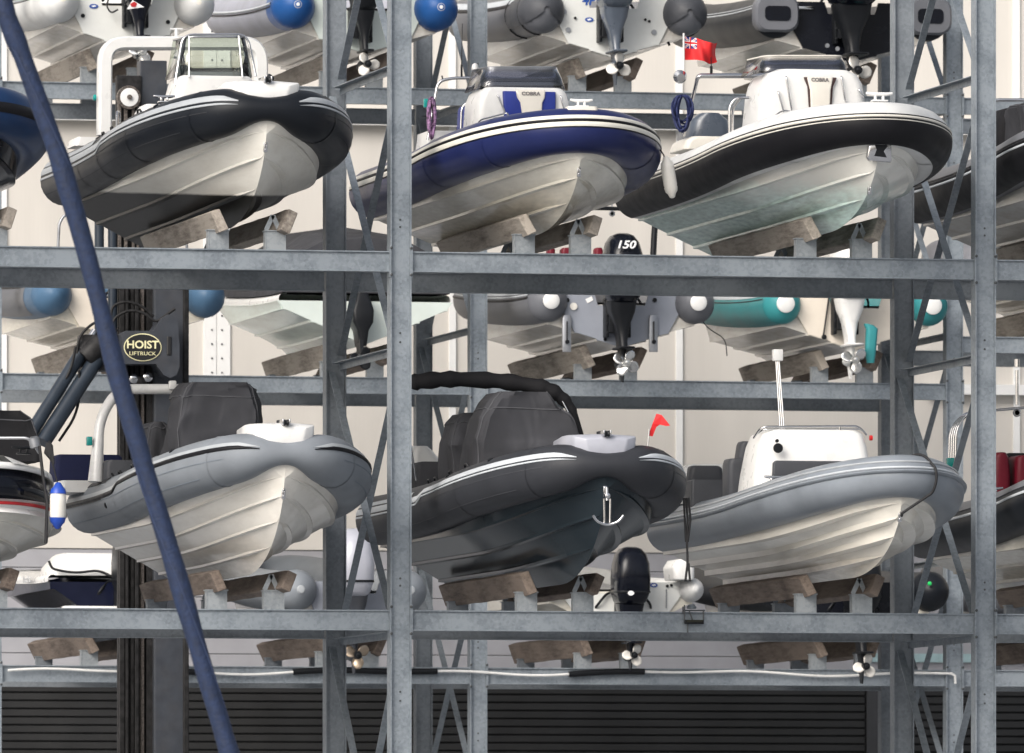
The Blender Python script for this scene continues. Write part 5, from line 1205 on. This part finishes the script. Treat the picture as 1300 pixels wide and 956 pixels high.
# black lashing over the bow of the silver boat
pts = []; bt = F6; ii = min(range(len(bt.path)), key=lambda k: abs(bt.path[k][3] - (-.32 if bt.path[0][3] < 0 else .32)))
ii = min(range(len(bt.path)), key=lambda k: abs(bt.path[k][0].x - (bt.q(1166, 575, bt.L - .3).x)) + (5 if bt.path[k][0].y < bt.L - 1.2 else 0))
for a in (125, 110, 95, 80, 65, 50, 35, 20, 5, -10, -25, -40): pts.append(bt.world(bt.pt(ii, a, .014 + (.03 if a < 30 else 0))))
pts += [bt.world(bt.eyep + V((.0, .06, .03))), bt.world(bt.eyep + V((0, .03, 0)))]
o = pts[0]; mb = MB(); mb.tube([p - o for p in arcpts(pts, .06, 3)], .016, 8); x = mb.build('lashing_rope', 'ropeblack', None, loc=o, smooth=60); tag(x, 'black rope lashed over the bow of the silver-grey boat to its bow eye', 'rope')
# hanging line between the two lower boats
g = lambda x, y: F5.world(F5.q(x, y, F5.L - 1.0))
o = g(873, 640); mb = MB()
for k, dx in enumerate((-3, 0, 3)): mb.tube([p - o for p in (g(871 + dx, 632), g(873 + dx * 1.2, 660), g(872 + dx * .4, 688))], .012, 6)
mb.tube([p - o for p in (g(872, 685), g(873, 715), g(870, 738), g(876, 738), g(874, 715))], .013, 6); x = mb.build('rope', 'ropeblack', None, loc=o, smooth=60); tag(x, 'black line with a loop hanging beside the right bow of the charcoal boat', 'rope')
# teal foam paddle blade on the teal boat's engine
o = PADp[2]; d = PADp[0] - o; mb = MB(); mb.loft([rrect(0, 0, .10, .12, .04, -.02), rrect(.0, 0, .15, .14, .05, d.z * .3), rrect(.02, 0, .16, .14, .05, d.z * .9), rrect(-.02, 0, .13, .12, .05, d.z), rrect(-.06, 0, .06, .1, .03, d.z * 1.04)])
x = mb.build('skeg_guard', 't_teal', None, loc=o, smooth=40); tag(x, 'teal padded sleeve hanging beside the white outboard of the teal boat', 'sleeve')
# floodlight clamped to the near lower beam
o = P(881, 772, -.12); fl = empty('floodlight', o, 'small black floodlight on a wire bracket clamped to the lower front beam', 'floodlight')
def fq(px, py, Y=-.12): return P(px, py, Y) - o
mb = MB(); mb.box(fq(869, 791) + V((0, -.03, -.01)), fq(893, 791) + V((0, .03, .035))); mb.build('lamp_body', 'black', fl, bevel=.006, rot=(.35, 0, 0)) if False else mb.build('lamp_body', 'black', fl, bevel=.006)
mb = MB(); mb.box(fq(871, 790) + V((0, -.036, 0)), fq(891, 790) + V((0, -.031, .026))); mb.build('lens', 'glass', fl)
mb = MB()
for pl in (((869, 788), (869, 768)), ((893, 788), (893, 774)), ((867, 775), (895, 775)), ((875, 776), (879, 787)), ((873, 790), (873, 803)), ((867, 779), (867, 770))): mb.tube([fq(*pl[0]), fq(*pl[1])], .008, 6)
mb.build('bracket', 'bolt', fl)
mb = MB(); mb.lathe([(0, .05), (.02, .055), (.05, .03)], fq(878, 773, .0), (0, 0, 1), 12); mb.build('clamp', 'galv', fl)
# white conduit along the bottom far beam
o = P(10, 852, Y2 - .12); cb = empty('conduit', o, 'white wavy water pipe with black insulation sleeves along the lowest far beam', 'pipe')
def cpt(px): return P(px, 852 + .0055 * (px - 10) * .5 - 2.2 * math.sin(px / 62) - 1.5 * math.sin(px / 29), Y2 - .13) - o
e_ = cpt(1208)
mb = MB(); mb.tube([cpt(10 + 1198 * k / 150) for k in range(151)] + [e_ + V((.05, 0, -.03)), e_ + V((.055, 0, -.14))], .019, 8)
mb.build('pipe', 'whiteeng', cb, smooth=60)
for a_, b_ in ((160, 255), (372, 555), (722, 818)):
    mb = MB(); mb.tube([cpt(a_ + (b_ - a_) * k / 12) for k in range(13)], .042, 10); mb.build('insulation_sleeve', 'black', cb, smooth=60)
# dark blue sling in front of everything
YS = -32
sp_ = [P(x, y, YS) for x, y in ((-40, -150), (-6, -40), (8, 20), (28, 70), (75, 200), (112, 330), (150, 480), (186, 600), (222, 720), (262, 860), (300, 985), (345, 1130), (388, 1270), (430, 1420))]
sc_ = scale_at(sp_[5]); o = sp_[-1]
mb = MB(); fine = []
for a_, b_ in zip(sp_, sp_[1:]):
    for k in range(6): fine.append(a_.lerp(b_, k / 6) - o)
fine.append(sp_[-1] - o)
sling = empty('lifting_sling', o, 'dark blue webbing sling slanting down in front of the boats at the left', 'sling')
mb.tube(fine, [12.3 / sc_ * (1 + .06 * math.sin(i_ * .55) + .04 * math.sin(i_ * 1.3)) for i_ in range(len(fine))], 14); mb.build('webbing', 'sling', sling, smooth=60)
mb = MB(); wr = []
for i_, p in enumerate(fine):
    a_ = i_ * .22; wr.append(p + V((math.cos(a_), math.sin(a_), 0)) * (12.4 / sc_))
M['slingseam'] = mat('pale_sling_seam', (0.022, 0.036, 0.085), .7); mb.tube(wr, .006, 5); mb.build('seam', 'slingseam', sling)
# lift truck in the aisle
YF = 15.0
def fk(px, py, dy=0): return P(px, py, YF + dy) - FO
FO = V((0, 0, 0)); FO = P(200, 1000, YF); FO = V((FO.x, YF, 0)); FK = empty('lift_truck', FO, 'dark grey lift truck mast with chains, rams and an oval sign standing in the aisle', 'forklift')
def fbox(name, m, px0, px1, py0, py1, d0, d1, parent=None, bevel=.012):
    A_ = fk(px0, py1, d0); B_ = fk(px1, py0, d0); mb = MB(); mb.box((A_.x, d0, A_.z), (B_.x, d1, B_.z)); return mb.build(name, m, parent or FK, smooth=0, bevel=bevel)
fbox('mast_channel', 'fork', 196, 238, 366, 1300, .0, .35); fbox('mast_channel', 'fork', 178, 212, 77, 366, .25, .5); fbox('mast_rail', 'forkdark', 233, 240, 366, 1300, -.04, .30)
for (x0, x1, d) in ((152, 158, .1), (160, 163, .05), (166, 170, .1), (172, 176, .02), (179, 183, .1), (186, 194, .12)): fbox('lift_chain', 'chain' if x0 % 2 else 'forkdark', x0, x1, 366, 1300, d, d + .06, bevel=.004)
fbox('mast_back', 'forkdark', 150, 196, 366, 1300, .2, .3)
fbox('mast_channel', 'fork', 142, 158, 470, 1000, .15, .4) if False else None
for a_, b_ in ((120, 132), (137, 149)):
    mb = MB(); p = fk((a_ + b_) / 2, 262, .2); w = 6 / 100; mb.tube([p, fk((a_ + b_) / 2, 468, .2)], .06, 14); mb.build('lift_ram', 'ram', FK, smooth=40)
mb = MB(); p = fk(163, 124, .1); mb.lathe([(-.06, .10), (-.06, .145), (-.03, .15), (-.02, .12), (.02, .12), (.03, .15), (.06, .145), (.06, .1)], p, (0, 1, 0), 24); sh = mb.build('chain_sheave', 'chain', FK, smooth=30)
mb = MB(); mb.lathe([(0, .115), (.01, .115), (.014, .09)], p + V((0, -.06, 0)), (0, -1, 0), 24); mb.build('sheave_face', 'whiteeng', sh); mb = MB(); mb.lathe([(0, .032), (.03, .032)], p + V((0, -.07, 0)), (0, -1, 0), 12); mb.build('sheave_pin', 'chain', sh)
fbox('mast_back', 'forkdark', 148, 180, 96, 366, .22, .32)
for x0, x1 in ((150, 154), (158, 162), (168, 171), (174, 177)): fbox('lift_chain', 'chain', x0, x1, 130, 366, .1, .16, bevel=.004)
mb = MB(); poly = [(155, 476), (155, 424), (160, 420), (195, 420), (206, 404), (214, 399), (222, 402), (226, 412), (228, 440), (228, 466), (224, 476), (216, 480), (208, 476), (198, 462), (155, 462)]
mb.prism([fk(x, y, -.5) for x, y in poly], V((0, .38, 0))); hd = mb.build('hood', 'fork', FK, smooth=20)
fbox('vent_slot', 'signblack', 212, 218, 427, 451, -.515, -.49, hd)
def disc(name, m, px, py, rx, ry, dy, par, out=-.012):
    p = fk(px, py, dy); mb = MB(); mb.prism([p + V((math.cos(2 * PI * k / 40) * rx, 0, math.sin(2 * PI * k / 40) * ry)) for k in range(40)], V((0, out, 0))); return mb.build(name, m, par, smooth=0)
sc_ = scale_at(P(181, 440, YF)); pl = disc('sign_rim', 'signgold', 181, 441, 24.2 / sc_, 17.6 / sc_, -.502, hd); disc('sign_face', 'signblack', 181, 441, 23 / sc_, 16.4 / sc_, -.510, pl, -.010)
text_mesh('HOIST', 'lettering', 'signgold', pl, face_mtx(fk(181, 438, -.524), (1, 0, 0), (0, 0, 1)), .135, .003, 1.05, bold=.003); text_mesh('LIFTRUCK', 'lettering', 'signgold', pl, face_mtx(fk(181, 449, -.524), (1, 0, 0), (0, 0, 1)), .066, .003, 1.15)
for (a_, b_, r_) in (((128, 448), (54, 562), .10), ((108, 440), (38, 552), .085)):
    mb = MB(); A_ = fk(*a_, -.2); B_ = fk(*b_, -.6); mb.tube([A_, B_], r_, 16); t = mb.build('tilt_ram', 'ram', FK, smooth=40); mb = MB(); mb.tube([A_ + (A_ - B_).normalized() * .25, A_], r_ * .55, 12); mb.build('ram_rod', 'steel', t); mb = MB(); dd = (B_ - A_).normalized(); mb.tube([A_ - dd * .02, A_ + dd * .10], r_ * 1.15, 16); mb.build('ram_gland', 'forkdark', t)
mb = MB(); A_ = fk(118, 445, -.25); mb.lathe([(-.15, .14), (.15, .14)], A_, (.7, 0, .7), 14); mb.box(A_ + V((-.15, 0, -.25)), A_ + V((.35, .3, .2))); mb.build('trunnion', 'forkdark', FK, bevel=.02)
mb = MB()
for k, pts in enumerate((((96, 470), (100, 425), (125, 405), (150, 420)), ((140, 410), (142, 388), (160, 382), (180, 388), (195, 402)), ((140, 418), (146, 402), (165, 393), (185, 398), (197, 410), (222, 392)), ((75, 560), (95, 530), (102, 500), (100, 470)), ((60, 520), (90, 470), (96, 440)))):
    mb.tube(arcpts([fk(x, y, -.3 - .03 * k) for x, y in pts], .25, 6), .018, 7)
mb.build('hydraulic_hose', 'forkdark', FK, smooth=60)
for k, (x, y) in enumerate(((169, 481), (178, 484), (187, 479))):
    mb = MB(); p = fk(x, y, -.2); mb.lathe([(-.12, .03), (-.1, .055), (.05, .06), (.06, .04), (.065, .02)], p, (0, -1, 0), 14); mb.build('hose_coupling', 'steel' if k != 1 else 'forkdark', FK, smooth=40)

fbox('chassis', 'fork', 20, 190, 1040, 1195, .6, 4.2, bevel=.08)
for px, yy in ((60, .9), (60, 3.6)):
    mb = MB(); p = fk(px, 1100, yy); mb.lathe([(-.15, .25), (-.15, .55), (-.1, .6), (.1, .6), (.15, .55), (.15, .25)], V((p.x, yy, .6)), (1, 0, 0), 24); mb.build('wheel', 'black', FK)

# ================= light, sky, camera =================
EL, AZ = rad(34), rad(226)   # compass-like angle of the sun measured from +y clockwise
sd = V((math.sin(AZ) * math.cos(EL), math.cos(AZ) * math.cos(EL), math.sin(EL)))
w = bpy.data.worlds.new('World'); S.world = w; w.use_nodes = True; N = w.node_tree.nodes; Lk = w.node_tree.links
sky = N.new('ShaderNodeTexSky'); sky.sky_type = 'NISHITA'; sky.sun_disc = False; sky.sun_elevation = EL; sky.sun_rotation = AZ
sky.dust_density = 6; sky.air_density = 1.0; sky.ozone_density = .6
hs = N.new('ShaderNodeHueSaturation'); hs.inputs['Saturation'].default_value = .45; Lk.new(sky.outputs[0], hs.inputs['Color']); Lk.new(hs.outputs[0], N['Background'].inputs['Color'])
N['Background'].inputs['Strength'].default_value = .15
sl = bpy.data.lights.new('sun', 'SUN'); sl.energy = 1.15; sl.angle = rad(40); sl.color = (1, .98, .95); so = bpy.data.objects.new('sun', sl); COL.objects.link(so); so.rotation_euler = (-sd).to_track_quat('-Z', 'Y').to_euler()
cam = bpy.data.cameras.new('camera'); co = bpy.data.objects.new('camera', cam); COL.objects.link(co); co.location = EYE; co.rotation_euler = (PI / 2, 0, -TH)
cam.sensor_width = 36; cam.sensor_fit = 'HORIZONTAL'; cam.lens = 36 * FPX / 1300; cam.shift_y = (HOR - 478) / 1300; cam.clip_start = 1; cam.clip_end = 3000
cam.dof.use_dof = True; cam.dof.focus_distance = D0; cam.dof.aperture_fstop = 6.3
S.camera = co
vs = S.view_settings; vs.view_transform = 'Standard'; vs.look = 'None'; vs.exposure = 0.40; vs.gamma = 1; vs.use_curve_mapping = False
S.cycles.max_bounces = 8; S.cycles.transparent_max_bounces = 12
